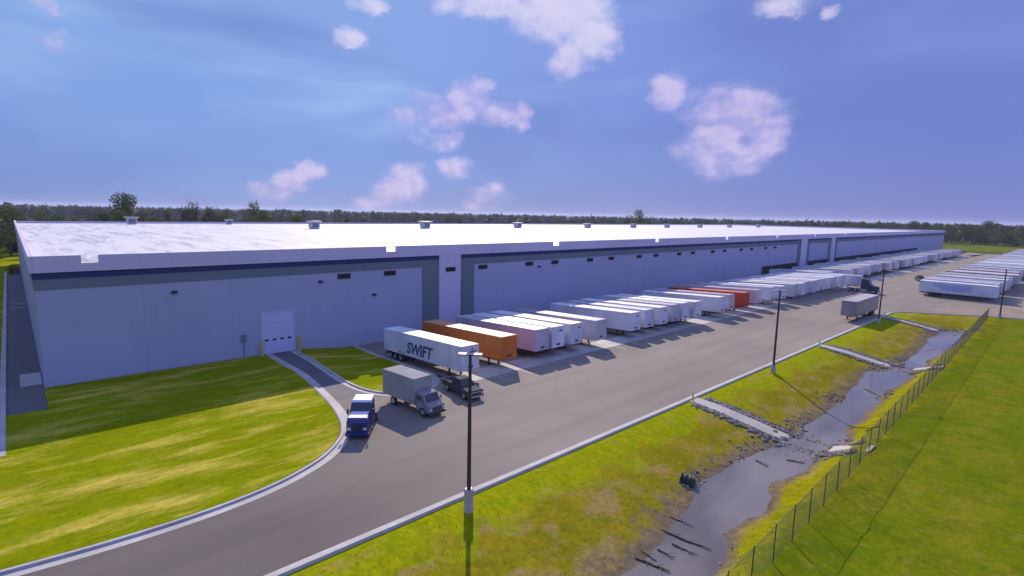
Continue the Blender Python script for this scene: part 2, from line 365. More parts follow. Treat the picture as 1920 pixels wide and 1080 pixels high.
MT['lens'] = mat('lamp_lens', (0.6, 0.6, 0.58), 0.2, var=0.05)
MT['amber'] = mat('amber_lens', (0.6, 0.2, 0.02), 0.3, var=0.05)
MT['blue'] = mat('blue_truck_paint', (0.012, 0.022, 0.13), 0.35, var=0.15, scale=2, coat=0.5)
MT['stone'] = mat('riprap_stone', (0.25, 0.215, 0.195), 0.9, var=0.4, scale=2.5, var2=-0.5, scale2=1.3)
MT['log'] = mat('weathered_wood', (0.11, 0.082, 0.06), 0.9, var=0.4, scale=5)
def water_mat():
    g = G('muddy_water', 0.07, 0.6)
    a = g.mr(g.noise(0.14, 4, 0.5, g.mapv((0.6, 1.3, 1), R(4)), 0.4), 0.36, 0.64)
    c = g.mix(a, (0.125, 0.108, 0.096), (0.220, 0.190, 0.162))
    g.b.inputs['IOR'].default_value = 1.6
    return g.out(c, g.noise(1.6, 3, 0.5, g.mapv((1, 1.6, 1))), 0.06, 0.08)
MT['water'] = water_mat()
def paint(name, c, rough=0.42): return mat(name, c, rough, var=0.10, scale=1.5, var2=-0.2, scale2=0.35, spec=0.5 if rough < 0.7 else 0.05)
PW = [paint('trailer_white_a', (0.72, 0.70, 0.78)), paint('trailer_white_b', (0.62, 0.61, 0.70)), paint('trailer_white_c', (0.52, 0.50, 0.58)), paint('trailer_white_d', (0.66, 0.63, 0.67))]
PORANGE = paint('trailer_orange', (0.62, 0.165, 0.018)); PRED = paint('trailer_red', (0.52, 0.040, 0.010)); PPINK = paint('trailer_faded_red', (0.60, 0.51, 0.60))
PTEAL = paint('trailer_dark_green', (0.01, 0.075, 0.06)); PGREY = paint('trailer_grey', (0.30, 0.27, 0.30))
RW = [paint('roof_white', (0.80, 0.79, 0.80), 0.5), paint('roof_grey', (0.36, 0.35, 0.38), 0.5), paint('roof_mid', (0.52, 0.51, 0.55), 0.5)]
RO = paint('roof_orange', (0.66, 0.34, 0.15), 0.5); RRED = paint('roof_red', (0.62, 0.09, 0.04), 0.5); RPINK = paint('roof_dusty', (0.50, 0.42, 0.45))

# ------------------------------------------------------------ terrain
WL = -1.3
L_X = [-60, 10, 20, 25.4, 30.3, 37.2, 39.5, 45.7, 49.6, 53.5, 58.6, 66.1, 76.8, 86.5, 89.7, 94, 105.7, 119.4, 129.4, 134, 138]
L_Y = [14.6, 15.1, 15.7, 16.0, 16.9, 18.3, 18.8, 18.6, 17.8, 17.3, 17.7, 17.5, 18.2, 19.2, 18.2, 16.8, 16.9, 17.8, 18.2, 17.5, 16.4]
R_X = [-60, 10, 29.2, 36.4, 41.7, 48, 53.5, 56.4, 69, 78.9, 86, 91.3, 96.6, 108.7, 124.5, 131.3, 138]
R_Y = [12.8, 13.0, 13.4, 14.4, 14.9, 14.8, 14.3, 14.5, 15.1, 15.3, 15.0, 15.4, 14.7, 14.6, 14.0, 14.2, 15.4]
def fence_y(x): return float(np.interp(x, [0, 32, 46, 89, 148], [10.0, 10.4, 10.7, 11.7, 12.9]))
def sstep(a, b, x): t = min(1, max(0, (x-a)/(b-a))); return t*t*(3-2*t)
def hgt(x, y):
    """ground height of the swale and field"""
    if x < -20 or x > 142 or y > 27.2 or y < 8: base = 0.0
    else:
        nz = mnoise.noise(Vector((x*0.22, y*0.22, 3)))*1.0 + mnoise.noise(Vector((x*0.7, y*0.7, 8)))*0.45
        yl = float(np.interp(x, L_X, L_Y))+nz*0.85; yr = float(np.interp(x, R_X, R_Y))+nz*0.65
        if yl < yr+0.4: m_ = (yl+yr)/2; yl, yr = m_+0.2, m_-0.2
        fy = fence_y(x)+0.3
        if y >= yl:
            t = (27.2-y)/(27.2-yl); base = WL*(0.45*t+0.55*t*t*t)
            base = WL*sstep(0, 1, t)*0.55 + base*0.45
        elif y <= yr:
            t = max(0, (y-fy)/(yr-fy)); base = WL*sstep(0, 1, t) if y > fy else 0.0
        else:
            q = min(yl-y, y-yr); base = WL-min(0.20, q*0.22)+0.06*max(0, mnoise.noise(Vector((x*0.45, y*0.9, 17))))
        ends = sstep(141, 131, x)
        base *= ends
        # banks run down into the flat crossings
        base += nz*0.05*(1 if y > fy else 0.4)
    if y < 10 and -60 < x < 170:
        q_ = sstep(142, 120, x)*sstep(-60, -40, x)
        base += q_*0.10*mnoise.noise(Vector((x*0.5, y*0.5, 1)))+q_*0.05*mnoise.noise(Vector((x*1.7, y*1.7, 4)))
    return base
def ground():
    xs = sorted(set([-9000, -5000, -2500, -1200, -600, -300, -150, -80, -60] + list(np.arange(-56, 0, 4.)) + [-1.0, -0.95] + list(np.arange(0, 60, .5)) + list(np.arange(60, 142, 1.)) + [142, 144, 148, 155, 165, 180, 200, 240, 300, 380, 469.9, 470, 520, 600, 700, 850, 1100, 1500, 2200, 3500, 6000, 12000]))
    ys = sorted(set([-9000, -5000, -2500, -1200, -600, -300, -150, -80, -50, -31, -30.95] + list(np.arange(-28, 8, 1.)) + list(np.arange(8, 27.3, .35)) + [27.3, 28.0, 28.6, 60, 120, 235.9, 236, 240, 300, 400, 600, 900, 1400, 2200, 4000, 9000]))
    V = np.zeros((len(xs), len(ys), 3))
    for i, x in enumerate(xs):
        for j, y in enumerate(ys):
            z = hgt(x, y)-0.02
            if -0.96 < x < 469.95 and 28.5 < y < 235.95: z = -1.6
            V[i, j] = (x, y, z)
    nx, ny = len(xs), len(ys); idx = np.arange(nx*ny).reshape(nx, ny)
    F = np.stack([idx[:-1, :-1], idx[1:, :-1], idx[1:, 1:], idx[:-1, 1:]], -1).reshape(-1, 4)
    o = np_mesh('ground', V.reshape(-1, 3), F, MT['terrain']); tag(o, kind='structure')
    for p in o.data.polygons: p.use_smooth = True
ground()
def sheet(name, pts, z, m, kind='structure'):
    me = bpy.data.meshes.new(name); me.from_pydata([(x, y, z) for x, y in pts], [], [tuple(range(len(pts)))]); me.materials.append(m)
    bm = bmesh.new(); bm.from_mesh(me); bmesh.ops.triangulate(bm, faces=bm.faces)
    for f in bm.faces:
        if f.normal.z < 0: f.normal_flip()
    bm.to_mesh(me); bm.free()
    o = bpy.data.objects.new(name, me); COL.objects.link(o)
    if kind: o['kind'] = kind
    return o
# ditch water
def water():
    xs = np.arange(8, 134, 1.0); vs = []; fs = []
    for x in xs:
        yl = float(np.interp(x, L_X, L_Y))+2.4; yr = float(np.interp(x, R_X, R_Y))-2.0
        vs += [(x, yr, WL), (x, yl, WL)]
    for i in range(len(xs)-1): fs.append((2*i, 2*i+2, 2*i+3, 2*i+1))
    tag(np_mesh('water', vs, fs, MT['water']), kind='structure')
water()
def catmull(pts, n=8, closed=False):
    out = []; m = len(pts)
    rng = range(m if closed else m-1)
    for i in rng:
        g = lambda k: Vector(pts[k % m]) if closed else Vector(pts[min(max(k, 0), m-1)])
        p0, p1, p2, p3 = g(i-1), g(i), g(i+1), g(i+2)
        for k in range(n):
            t = k/n; out.append(0.5*((2*p1)+(p2-p0)*t+(2*p0-5*p1+4*p2-p3)*t*t+(3*p1-p0-3*p2+p3)*t**3))
    if not closed: out.append(Vector(pts[-1]))
    return [(p.x, p.y) for p in out]
def sweep(name, path, prof, m, closed=False, parent=None, zf=None):
    """profile (offset to the left of travel, z) along a 2-D path"""
    n = len(path); k = len(prof); vs = []; fs = []
    for i in range(n):
        a = Vector(path[(i-1) % n] if closed else path[max(i-1, 0)]); b = Vector(path[(i+1) % n] if closed else path[min(i+1, n-1)])
        d = (b-a).normalized(); nr = Vector((-d.y, d.x))
        for (o_, z) in prof:
            x, y = path[i][0]+nr.x*o_, path[i][1]+nr.y*o_
            vs.append((x, y, z+(zf(x, y) if zf else 0)))
    for i in range(n if closed else n-1):
        for j in range(k-1):
            a, b = i*k+j, ((i+1) % n)*k+j; fs.append((a, b, b+1, a+1))
    mb = MB(); mb.add(vs, fs); return mb.build(name, m, parent)
# yard asphalt
def pit(y): return -0.05*max(0.0, min(y, 68.0)-51.4)
YARD = [(-70, 28.1), (138.6, 28.1), (142.0, 26.6), (145.2, 22.8), (148.6, 17.5), (152.0, 13.0), (154.0, 8.0), (153, 0), (150, -30), (472, -30), (472, 46), (420.5, 47), (420.5, 51.4), (36.4, 51.4), (23.2, 51.4)]
LK = catmull([(23.9, 74.3), (23.9, 68), (23.9, 62.5), (23.0, 55), (21.9, 48.5), (20.2, 43.6), (17.4, 40.4), (14.2, 38.6), (10.8, 37.6), (6.8, 37.2), (2.7, 37.3), (-2, 37.8), (-12, 39), (-30, 41), (-70, 44)], 6)
YARD += [p for p in LK if p[1] < 51.3]
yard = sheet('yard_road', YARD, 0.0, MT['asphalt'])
vs = []; fs = []
xs = [36.9]+list(np.arange(40, 421, 20)); ys = [51.4, 55, 60, 64, 68, 74.6]
for x in xs:
    for y in ys: vs.append((x, y, pit(y)))
for i in range(len(xs)-1):
    for j in range(len(ys)-1): a = i*len(ys)+j; fs.append((a, a+len(ys), a+len(ys)+1, a+1))
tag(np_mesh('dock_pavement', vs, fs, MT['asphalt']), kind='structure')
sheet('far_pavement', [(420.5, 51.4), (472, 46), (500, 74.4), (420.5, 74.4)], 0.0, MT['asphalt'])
# worn bay lines between the docked trailers
mb = MB(); x = 42.1
while x < 180: mb.box(x, x+0.10, 45.3, 47.55, 0.001, 0.004); x += 3.95
tag(mb.build('bay_lines', MT['line']), kind='structure')
# concrete strip under the landing gear
sheet('concrete_strip', [(37.2, 47.6), (420, 47.6), (420, 51.3), (37.2, 51.3)], 0.004, MT['concrete'])
sheet('dust_strip', [(147.2, 21.5), (152.5, 24.0), (170, 15.5), (184, 9), (260, 0), (260, -6), (154.2, 3.0), (153.6, 12.5), (149.9, 18)], 0.004, MT['dust'])
# door drive
sheet('door_drive', [(23.4, 74.45), (28.0, 74.45), (27.4, 58), (28.4, 51.39), (23.2, 51.39), (23.9, 60)], 0.0, MT['asphalt_dark'])
sheet('side_drive', [(-1.62, 66.5), (1.4, 66.5), (1.4, 203), (-1.62, 203)], 0.0, MT['asphalt_dark'])
# lawns
lawn_pts = [(x-0.05, y+0.05) for x, y in LK] + [(-70, 230), (-2.1, 230), (-2.1, 66.4), (1.38, 66.4), (1.38, 74.45)]
o = sheet('front_lawn', lawn_pts, 0.11, MT['lawn'])
KP = [(0.42+0.45, 0.006), (0.30, 0.012), (0.285, 0.14), (0.26, 0.155), (0.06, 0.155), (0.0, 0.10)]   # gutter pan, face, top
def flip(pr): return [(-a, b) for a, b in pr]
tag(sweep('front_kerb', LK, [(-0.95+0.95+a*1.0, z) for a, z in [(0.95, 0.006), (0.32, 0.012), (0.30, 0.14), (0.27, 0.155), (0.07, 0.155), (-0.02, 0.10)]], MT['concrete']), kind='structure')
# island
IS = [(28.0, 74.3), (27.9, 68), (27.2, 58), (27.3, 53.5), (28.3, 50.6), (30.2, 49.0), (32.2, 48.8), (34.4, 50.0), (35.8, 52.2), (36.4, 55.0), (36.5, 60), (36.6, 68), (36.7, 74.3)]
ISC = catmull(IS, 6)
def isz(x, y): return pit(y)*min(1, max(0, (x-28.4)/6.5))
def lawn_island():
    # conforming fan of rows between left and right sides
    ys = np.linspace(49.0, 74.45, 34); vs = []; fs = []; n = 9
    px = np.array(ISC)
    k = int(np.argmin(px[:, 1]))
    lf, rt = px[:k+1][::-1], px[k:]
    for y in ys:
        xl = float(np.interp(y, lf[:, 1], lf[:, 0])); xr = float(np.interp(y, rt[:, 1], rt[:, 0]))
        for i in range(n): x = xl+(xr-xl)*i/(n-1); vs.append((x, y, 0.11+isz(x, y)))
    for j in range(len(ys)-1):
        for i in range(n-1): a = j*n+i; fs.append((a, a+1, a+n+1, a+n))
    tag(np_mesh('island_lawn', vs, fs, MT['lawn']), kind='structure')
lawn_island()
tag(sweep('island_kerb', ISC, [(-0.75, 0.006), (-0.22, 0.012), (-0.20, 0.14), (-0.17, 0.155), (0.03, 0.155), (0.10, 0.10)], MT['concrete'], zf=isz), kind='structure')
# long kerb between the yard and the swale
LONG = [(-70, 27.75), (0, 27.75), (60, 27.75), (136, 27.75)] + catmull([(138.6, 27.7), (142.0, 26.2), (145.0, 22.4), (148.4, 17.2), (151.7, 12.9), (153.4, 8.0), (152.6, 0)], 5) + [(149.6, -30)]
tag(sweep('long_kerb', LONG, [(0.55, 0.006), (0.12, 0.012), (0.10, 0.14), (0.07, 0.155), (-0.12, 0.155), (-0.2, -0.03)], MT['concrete']), kind='structure')
# concrete edge left of the side drive
mb = MB(); mb.box(-2.1, -1.62, 55.6, 212, -0.05, 0.15); tag(mb.build('side_kerb', MT['concrete']), kind='structure')
# white parking lines on the side drive
for k, y in enumerate((137, 143)):
    sheet('parking_line', [(-1.0, y), (1.2, y), (1.2, y+0.5), (-1.0, y+0.5)], 0.004, MT['line'])
# concrete pad beside the corner
mb = MB(); mb.box(-0.5, 1.3, 76.5, 82, -0.02, 0.10); tag(mb.build('concrete_pad', MT['concrete']), kind='structure')

# ------------------------------------------------------------ concrete crossings with stone edging
STONE_PROTO = []
def stones(name, label, spots):
    V = []; F = []
    ico = [(0,0,-1),(.72,-.53,-.45),(-.28,-.85,-.45),(-.89,0,-.45),(-.28,.85,-.45),(.72,.53,-.45),(.28,-.85,.45),(-.72,-.53,.45),(-.72,.53,.45),(.28,.85,.45),(.89,0,.45),(0,0,1)]
    tri = [(0,1,2),(1,0,5),(0,2,3),(0,3,4),(0,4,5),(1,5,10),(2,1,6),(3,2,7),(4,3,8),(5,4,9),(1,10,6),(2,6,7),(3,7,8),(4,8,9),(5,9,10),(6,10,11),(7,6,11),(8,7,11),(9,8,11),(10,9,11)]
    for (x, y, z, s) in spots:
        k = len(V); a = random.random()*6.28; sx, sy, sz = s*random.uniform(.7, 1.3), s*random.uniform(.7, 1.3), s*random.uniform(.5, .8)
        for p in ico:
            j = random.uniform(.8, 1.15); X, Y = p[0]*sx*j, p[1]*sy*j
            V.append((x+X*math.cos(a)-Y*math.sin(a), y+X*math.sin(a)+Y*math.cos(a), z+p[2]*sz*j))
        F += [tuple(q+k for q in t) for t in tri]
    return tag(np_mesh(name, V, F, MT['stone']), label, None, None, 'stuff')
def crossing(xc0, xc1, w, label, yend):
    # strip from the kerb to the fence, draped on the ground, low where the water runs over it
    n = 60; vs = []; fs = []
    ys = np.linspace(27.45, yend, n)
    for i, y in enumerate(ys):
        x = xc0+(xc1-xc0)*i/(n-1)
        z = max(hgt(x, y), WL-0.12)+0.05
        yl = float(np.interp(x, L_X, L_Y)); yr = float(np.interp(x, R_X, R_Y))
        if yr-0.1 < y < yl+0.4: z = WL-0.04
        elif y <= yr-0.1: z = (WL+0.10)*(y-yend)/(yr-yend)+0.10
        for sx, dz in ((-w/2, -0.5), (-w/2, 0), (w/2, 0), (w/2, -0.5)): vs.append((x+sx, y, z+dz))
    for i in range(n-1):
        for j in range(3): a = i*4+j; fs.append((a, a+4, a+5, a+1))
    fs += [(0, 1, 2, 3), (4*n-1, 4*n-2, 4*n-3, 4*n-4)]
    o = MB(); o.add(vs, fs); o = o.build('crossing_path', MT['path']); tag(o, kind='structure')
    sp = []
    for side in (-1, 1):
        for q in range(620):
            y = random.uniform(14.4, 26.8) if q % 6 else random.uniform(11.9, 14.4); x = xc0+(xc1-xc0)*(27.45-y)/(27.45-yend)+side*(w/2+0.15+abs(random.gauss(0, 0.45)))
            sp.append((x, y, max(hgt(x, y), WL-0.1)+0.03, random.uniform(0.10, 0.24)))
    for q in range(120):
        x = random.uniform(-4.5, 4.5)+(xc0+xc1)/2; y = random.gauss(17.4, 1.6) if q % 2 else random.gauss(14.6, 0.8)
        h = hgt(x, y)
        if h < -0.9: sp.append((x, y, max(h, WL-0.12)+0.02, random.uniform(0.10, 0.28)))
    return sp
sp = crossing(53.0, 53.4, 1.8, '', 10.9); stones('stone_edging', 'dark grey stones lining the nearest concrete crossing over the ditch', sp)
sp = crossing(92.4, 92.4, 1.8, '', 11.9); stones('stone_edging', 'dark grey stones lining the middle concrete crossing over the ditch', sp)
sp = crossing(131.0, 131.2, 1.8, '', 12.8); stones('stone_edging', 'grey stones lining the farthest concrete crossing over the ditch', sp)
# scattered rubble in the ditch
sp = []
for cx, cy, n, r in [(70, 18.6, 60, 1.2), (77, 15.2, 50, 1.2), (99, 17.8, 50, 1.0), (38.3, 19.4, 50, 0.9), (47, 18.8, 20, 1.5), (58, 18.6, 25, 1.2), (30, 13.4, 10, 2.0), (110, 16, 25, .8), (126, 19, 60, 1.5)]:
    for q in range(n):
        x, y = random.gauss(cx, r), random.gauss(cy, r*0.5); sp.append((x, y, max(hgt(x, y), WL-0.05)+0.02, random.uniform(.06, .17)))
stones('rubble', 'small dark stones scattered along the ditch banks', sp)
# corrugated culvert pipe mouth
t = empty('culvert_pipe', (37.9, 19.3, WL+0.15), R(200))
tag(t, 'black corrugated culvert pipe mouth poking from the near ditch bank', 'pipe')
mb = MB()
for k in range(5): mb.tube((0, -k*0.18, 0.12*k*0.3), (0, -k*0.18-0.18, 0.12*(k+1)*0.3), 0.52 if k % 2 else 0.46, 0.46 if k % 2 else 0.52, 18)
mb.build('barrel', MT['black'], t)
mb = MB(); n = 18; vs = []
for r, y in ((0.40, 0.02), (0.56, 0.0), (0.56, 0.16), (0.40, 0.16)):
    for i in range(n): a = 2*math.pi*i/n; vs.append((r*math.cos(a), y, r*math.sin(a)))
mb.add(vs, [(j*n+i, j*n+(i+1) % n, ((j+1) % 4)*n+(i+1) % n, ((j+1) % 4)*n+i) for j in range(4) for i in range(n)]); mb.build('rim', MT['dark'], t)
# drift logs lying across the ditch
LG = [(30.5, 17.6, 31.0, 14.2, .09, 'longest dark log lying across the near end of the ditch'), (26.7, 16.9, 27.2, 14.8, .10, 'dark log across the shallow water nearest the camera'), (29.7, 16.2, 29.9, 14.5, .06, 'thin branch just before the longest log in the ditch'),
      (27.6, 17.6, 27.4, 15.9, .07, 'log on the left mud edge at the bottom of the view'), (28.5, 16.5, 28.5, 15.3, .06, 'short log between the longest log and the nearest one'), (46.2, 17.8, 45.6, 16.5, .06, 'dark stick in the pool before the nearest crossing'),
      (48.4, 16.0, 48.8, 14.8, .06, 'small branch in the pool beside the yellow grass bank'), (77.2, 17.3, 75.3, 15.3, .08, 'bare branch in the middle of the second pool'), (32.4, 18.0, 32.6, 16.2, .05, 'thin branch on the left water edge beyond the longest log')]
for xa, ya, xb, yb, r, lab in LG:
    mb = MB(); seg = 7; P_ = [Vector((xa+(xb-xa)*k/seg+random.uniform(-.06, .06), ya+(yb-ya)*k/seg, WL+0.03+random.uniform(0, .05))) for k in range(seg+1)]
    for k in range(seg): mb.tube(P_[k], P_[k+1], r*(1-.09*k), r*(1-.09*(k+1)), 7)
    for k in (2, 4, 5): mb.tube(P_[k], P_[k]+Vector((random.uniform(-.5, .5), -.35, random.uniform(.02, .2))), r*.4, r*.12, 5)
    tag(mb.build('log', MT['log']), lab, 'log', 'driftwood in the ditch')

# ------------------------------------------------------------ grass tufts
def tufts(name, label, area, n, m, h0, h1, zf, keep=lambda x, y: True):
    V = []; F = []; c = 0; k = 0
    while c < n:
        x, y = area(); k += 1
        if k > n*6: break
        if not keep(x, y): continue
        z = zf(x, y)
        for b in range(3):
            a = random.random()*6.28; h = random.uniform(h0, h1); w = h*0.7; lx, ly = math.cos(a)*h*1.7, math.sin(a)*h*1.7
            i = len(V); V += [(x-math.sin(a)*w, y+math.cos(a)*w, z-0.03), (x+math.sin(a)*w, y-math.cos(a)*w, z-0.03), (x+lx, y+ly, z+h)]
            F.append((i, i+1, i+2))
        c += 1
    return tag(np_mesh(name, V, F, m), label, None, None, 'stuff')
def near_y(lo, hi):
    return lambda: (8+(random.random()**1.6)*85, random.uniform(lo, hi))
tufts('bank_grass', 'rough grass on the ditch banks', near_y(11, 27), 4000, MT['terrain'], 0.02, 0.06, lambda x, y: hgt(x, y)-0.02,
      lambda x, y: hgt(x, y) > -1.15 and not (abs(x-53.2) < 1.2) and not (abs(x-92.4) < 1.2))
tufts('field_grass', 'rough grass of the green field right of the fence', near_y(-26, 11), 4000, MT['terrain'], 0.02, 0.06, lambda x, y: hgt(x, y)-0.02)
tufts('bank_weeds', 'leafy green weeds along the water edge', lambda: (random.uniform(22, 50), 0), 5000, MT['field'], 0.2, 0.5, lambda x, y: max(hgt(x, y), WL)-0.02) if False else None
def in_lawn(x, y):
    xe = float(np.interp(y, [p[1] for p in LK[::-1] if p[0] > 6], [p[0] for p in LK[::-1] if p[0] > 6])) if y > 37.2 else -99
    return x < xe-0.3 and y > 38+(0 if x > 3 else (3-x)*0.12)
tufts('lawn_grass', 'short patchy grass on the lawn before the warehouse', lambda: (random.uniform(-1.9, 23.8), random.uniform(37.6, 74)), 5000, MT['lawn'], 0.02, 0.05, lambda x, y: 0.11, in_lawn)

# ------------------------------------------------------------ warehouse
X0, X1, Y0, Y1, ZP, ZR = 1.4, 504.0, 74.5, 236.0, 14.2, 13.3
wh = empty('warehouse', (X0, Y0, 0)); tag(wh, 'vast flat-roofed pale violet warehouse with navy stripe and white roof', 'warehouse')
def wl(mb):   # shift world coords to local
    mb.v = [(x-X0, y-Y0, z) for x, y, z in mb.v]; return mb
mb = MB(); mb.box(X0, X1, Y0, Y1, -1.6, 13.1); wl(mb).build('wall', MT['wall'], wh)
mb = MB(); mb.box(X0+0.05, X1-0.05, Y0+0.05, Y1-0.05, 13.1, ZR); wl(mb).build('roof', MT['roof'], wh)
# parapet with drain notches
notches = [(5.4, 6.9), (42.5, 44.3), (80.5, 82.6), (118, 120.1), (156, 158), (193.7, 195.7), (231.3, 233.3), (269, 271), (306.5, 308.5), (344, 346), (381.7, 383.7), (419.3, 421.3), (457, 459)]
pr = [(X0-0.3, 12.45), (X1+0.3, 12.45), (X1+0.3, ZP)]
for a, b in notches[::-1]: pr += [(b, ZP), (b, ZR+0.04), (a, ZR+0.04), (a, ZP)]
pr += [(X0-0.3, ZP)]
n = len(pr); mb = MB(); mb.add([(x, Y0-0.30, z) for x, z in pr]+[(x, Y0+0.12, z) for x, z in pr], [tuple(range(n)), tuple(range(2*n-1, n-1, -1))]+[(i, (i+1) % n, (i+1) % n+n, i+n) for i in range(n)])
wl(mb).build('parapet', MT['fascia'], wh)
mb = MB(); mb.box(X0-0.3, X0+0.12, Y0+0.13, Y1+0.3, 12.45, ZP); wl(mb).build('parapet', MT['fascia'], wh)
mb = MB(); mb.box(X0+0.13, X1+0.3, Y1-0.1, Y1+0.3, 12.45, ZP-0.25); wl(mb).build('parapet', MT['fascia'], wh)
mb = MB(); mb.box(X1-0.1, X1+0.3, Y0+0.13, Y1-0.11, 12.45, ZP); wl(mb).build('parapet', MT['fascia'], wh)
mb = MB(); mb.box(X0+0.13, X1-0.11, Y0+0.13, Y0+0.3, ZP-0.06, ZP+0.02)
# stripes and bands between the pilasters
cuts = [(1.4-0.0, 52.5), (57.0, 218.1), (224.3, 252.4), (257.2, X1)]
ms = MB(); mbnd = MB()
for i, (a, b) in enumerate(cuts):
    a0 = a-0.10 if i == 0 else a
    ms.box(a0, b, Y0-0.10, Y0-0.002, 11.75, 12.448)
    mbnd.box(a0+ (0.02 if i == 0 else 0), b, Y0-0.06, Y0-0.003, 10.6, 11.748)
    if i > 0: mbnd.box(a, a+3.2, Y0-0.058, Y0-0.003, -0.9, 10.598)
    if i < 3: mbnd.box(b-3.3, b, Y0-0.058, Y0-0.003, -0.9, 10.598)
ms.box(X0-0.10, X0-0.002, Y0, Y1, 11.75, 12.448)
mbnd.box(X0-0.06, X0-0.003, Y0, Y1, 10.6, 11.748)
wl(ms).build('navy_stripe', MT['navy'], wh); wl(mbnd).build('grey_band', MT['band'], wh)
for a, b in ((52.5, 57.0), (218.1, 224.3), (252.4, 257.2)):
    mb = MB(); mb.box(a+0.003, b-0.003, Y0-0.26, Y0-0.002, -1.2, 12.446); wl(mb).build('pilaster', MT['fascia'], wh)
# louvres under the band
LV = [35.6, 43.2, 54.8, 62.2, 74.0, 81.4, 92.8, 100.4, 111.6, 119.0, 130.2, 137.5, 148.8, 156.2, 167.4, 175.0, 186.0, 194.0]
for x in LV:
    off = 0.27 if 52.5 < x < 57 else 0.0
    mb = MB(); y = Y0-off
    for (a, b, c, d) in ((-1.0, 1.0, 9.62, 9.70), (-1.0, 1.0, 10.27, 10.35), (-1.0, -0.92, 9.70, 10.27), (0.92, 1.0, 9.70, 10.27)): mb.box(x+a, x+b, y-0.14, y-0.003, c, d)
    f = wl(mb).build('louvre', MT['dark'], wh)
    mb = MB()
    for k in range(6):
        z = 9.73+k*0.09; vs = [(x-.915, y-.12, z), (x+.915, y-.12, z), (x+.915, y-.03, z+.07), (x-.915, y-.03, z+.07), (x-.915, y-.12, z+.015), (x+.915, y-.12, z+.015), (x+.915, y-.03, z+.085), (x-.915, y-.03, z+.085)]
        mb.add(vs, [(3,2,1,0),(4,5,6,7),(0,1,5,4),(1,2,6,5),(2,3,7,6),(3,0,4,7)])
    s_ = wl(mb).build('slats', MT['black'], f)
# drive-in door with four small lights
mb = MB(); dx0, dx1 = 23.75, 28.0
for k in range(8): mb.box(dx0, dx1, Y0-0.06, Y0-0.004, 0.02+k*0.70, 0.02+k*0.70+0.685)
dr = wl(mb).build('overhead_door', MT['door'], wh)
for k in range(4):
    x = dx0+0.55+k*1.02; mb = MB(); mb.box(x-0.24, x+0.24, Y0-0.085, Y0-0.061, 1.80, 2.06); wl(mb).build('door_window', MT['glass'], dr)
mb = MB(); mb.box(dx0-0.12, dx0-0.003, Y0-0.12, Y0-0.003, 0, 5.75); mb.box(dx1+0.003, dx1+0.12, Y0-0.12, Y0-0.003, 0, 5.75); mb.box(dx0, dx1, Y0-0.12, Y0-0.003, 5.63, 5.75); wl(mb).build('door_frame', MT['fascia'], wh)
# wall lights, electrical box, vent
for x, z in ((13.9, 9.3), (32.0, 9.3), (76.8, 9.2), (40.4, 6.7)):
    mb = MB(); y = Y0
    mb.add([(x-.28, y-.003, z+.3), (x+.28, y-.003, z+.3), (x+.28, y-.45, z+.15), (x-.28, y-.45, z+.15), (x-.28, y-.003, z-.1), (x+.28, y-.003, z-.1), (x+.28, y-.4, z+.02), (x-.28, y-.4, z+.02)], [(0,1,2,3),(7,6,5,4),(0,4,5,1),(1,5,6,2),(2,6,7,3),(3,7,4,0)])
    wl(mb).build('wall_light', MT['dark'], wh)
mb = MB(); mb.box(21.1, 21.7, Y0-.22, Y0-.003, 2.2, 3.1); mb.tube((21.4, Y0-.08, 0.1), (21.4, Y0-.08, 2.2), 0.05); wl(mb).build('electrical_box', MT['band'], wh)
# far dock doors
for i in range(60):
    x = 186+i*3.9
    if 217 < x < 225.5 or 251 < x < 258.5: continue
    mb = MB(); zt = 3.3
    mb.box(x-1.55, x-1.1, Y0-.35, Y0-.065, -0.6, zt); mb.box(x+1.1, x+1.55, Y0-.35, Y0-.065, -0.6, zt); mb.box(x-1.55, x+1.55, Y0-.35, Y0-.065, zt, zt+.5)
    mb.box(x-1.1, x+1.1, Y0-.10, Y0-.065, -0.6, zt)
    wl(mb).build('dock_door', MT['black'], wh)
# yellow guards either side of the drive-in door
for x, w in ((23.4, 'left'), (28.4, 'right')):
    t = empty('bollard', (x, Y0-0.75, 0.0)); tag(t, 'tall yellow guard post on the %s side of the warehouse drive-in door' % w, 'bollard', 'yellow guard posts at the drive-in door')
    mb = MB(); mb.tube((0, 0, 0), (0, 0, 2.1), 0.16, n=14); mb.tube((0, 0, 2.1), (0, 0, 2.18), 0.16, 0.07, n=14); mb.build('post', MT['yellow'], t)
    mb = MB(); mb.tube((0, 0, 0.0), (0, 0, 0.16), 0.30, 0.26, n=14); mb.build('footing', MT['concrete'], t)
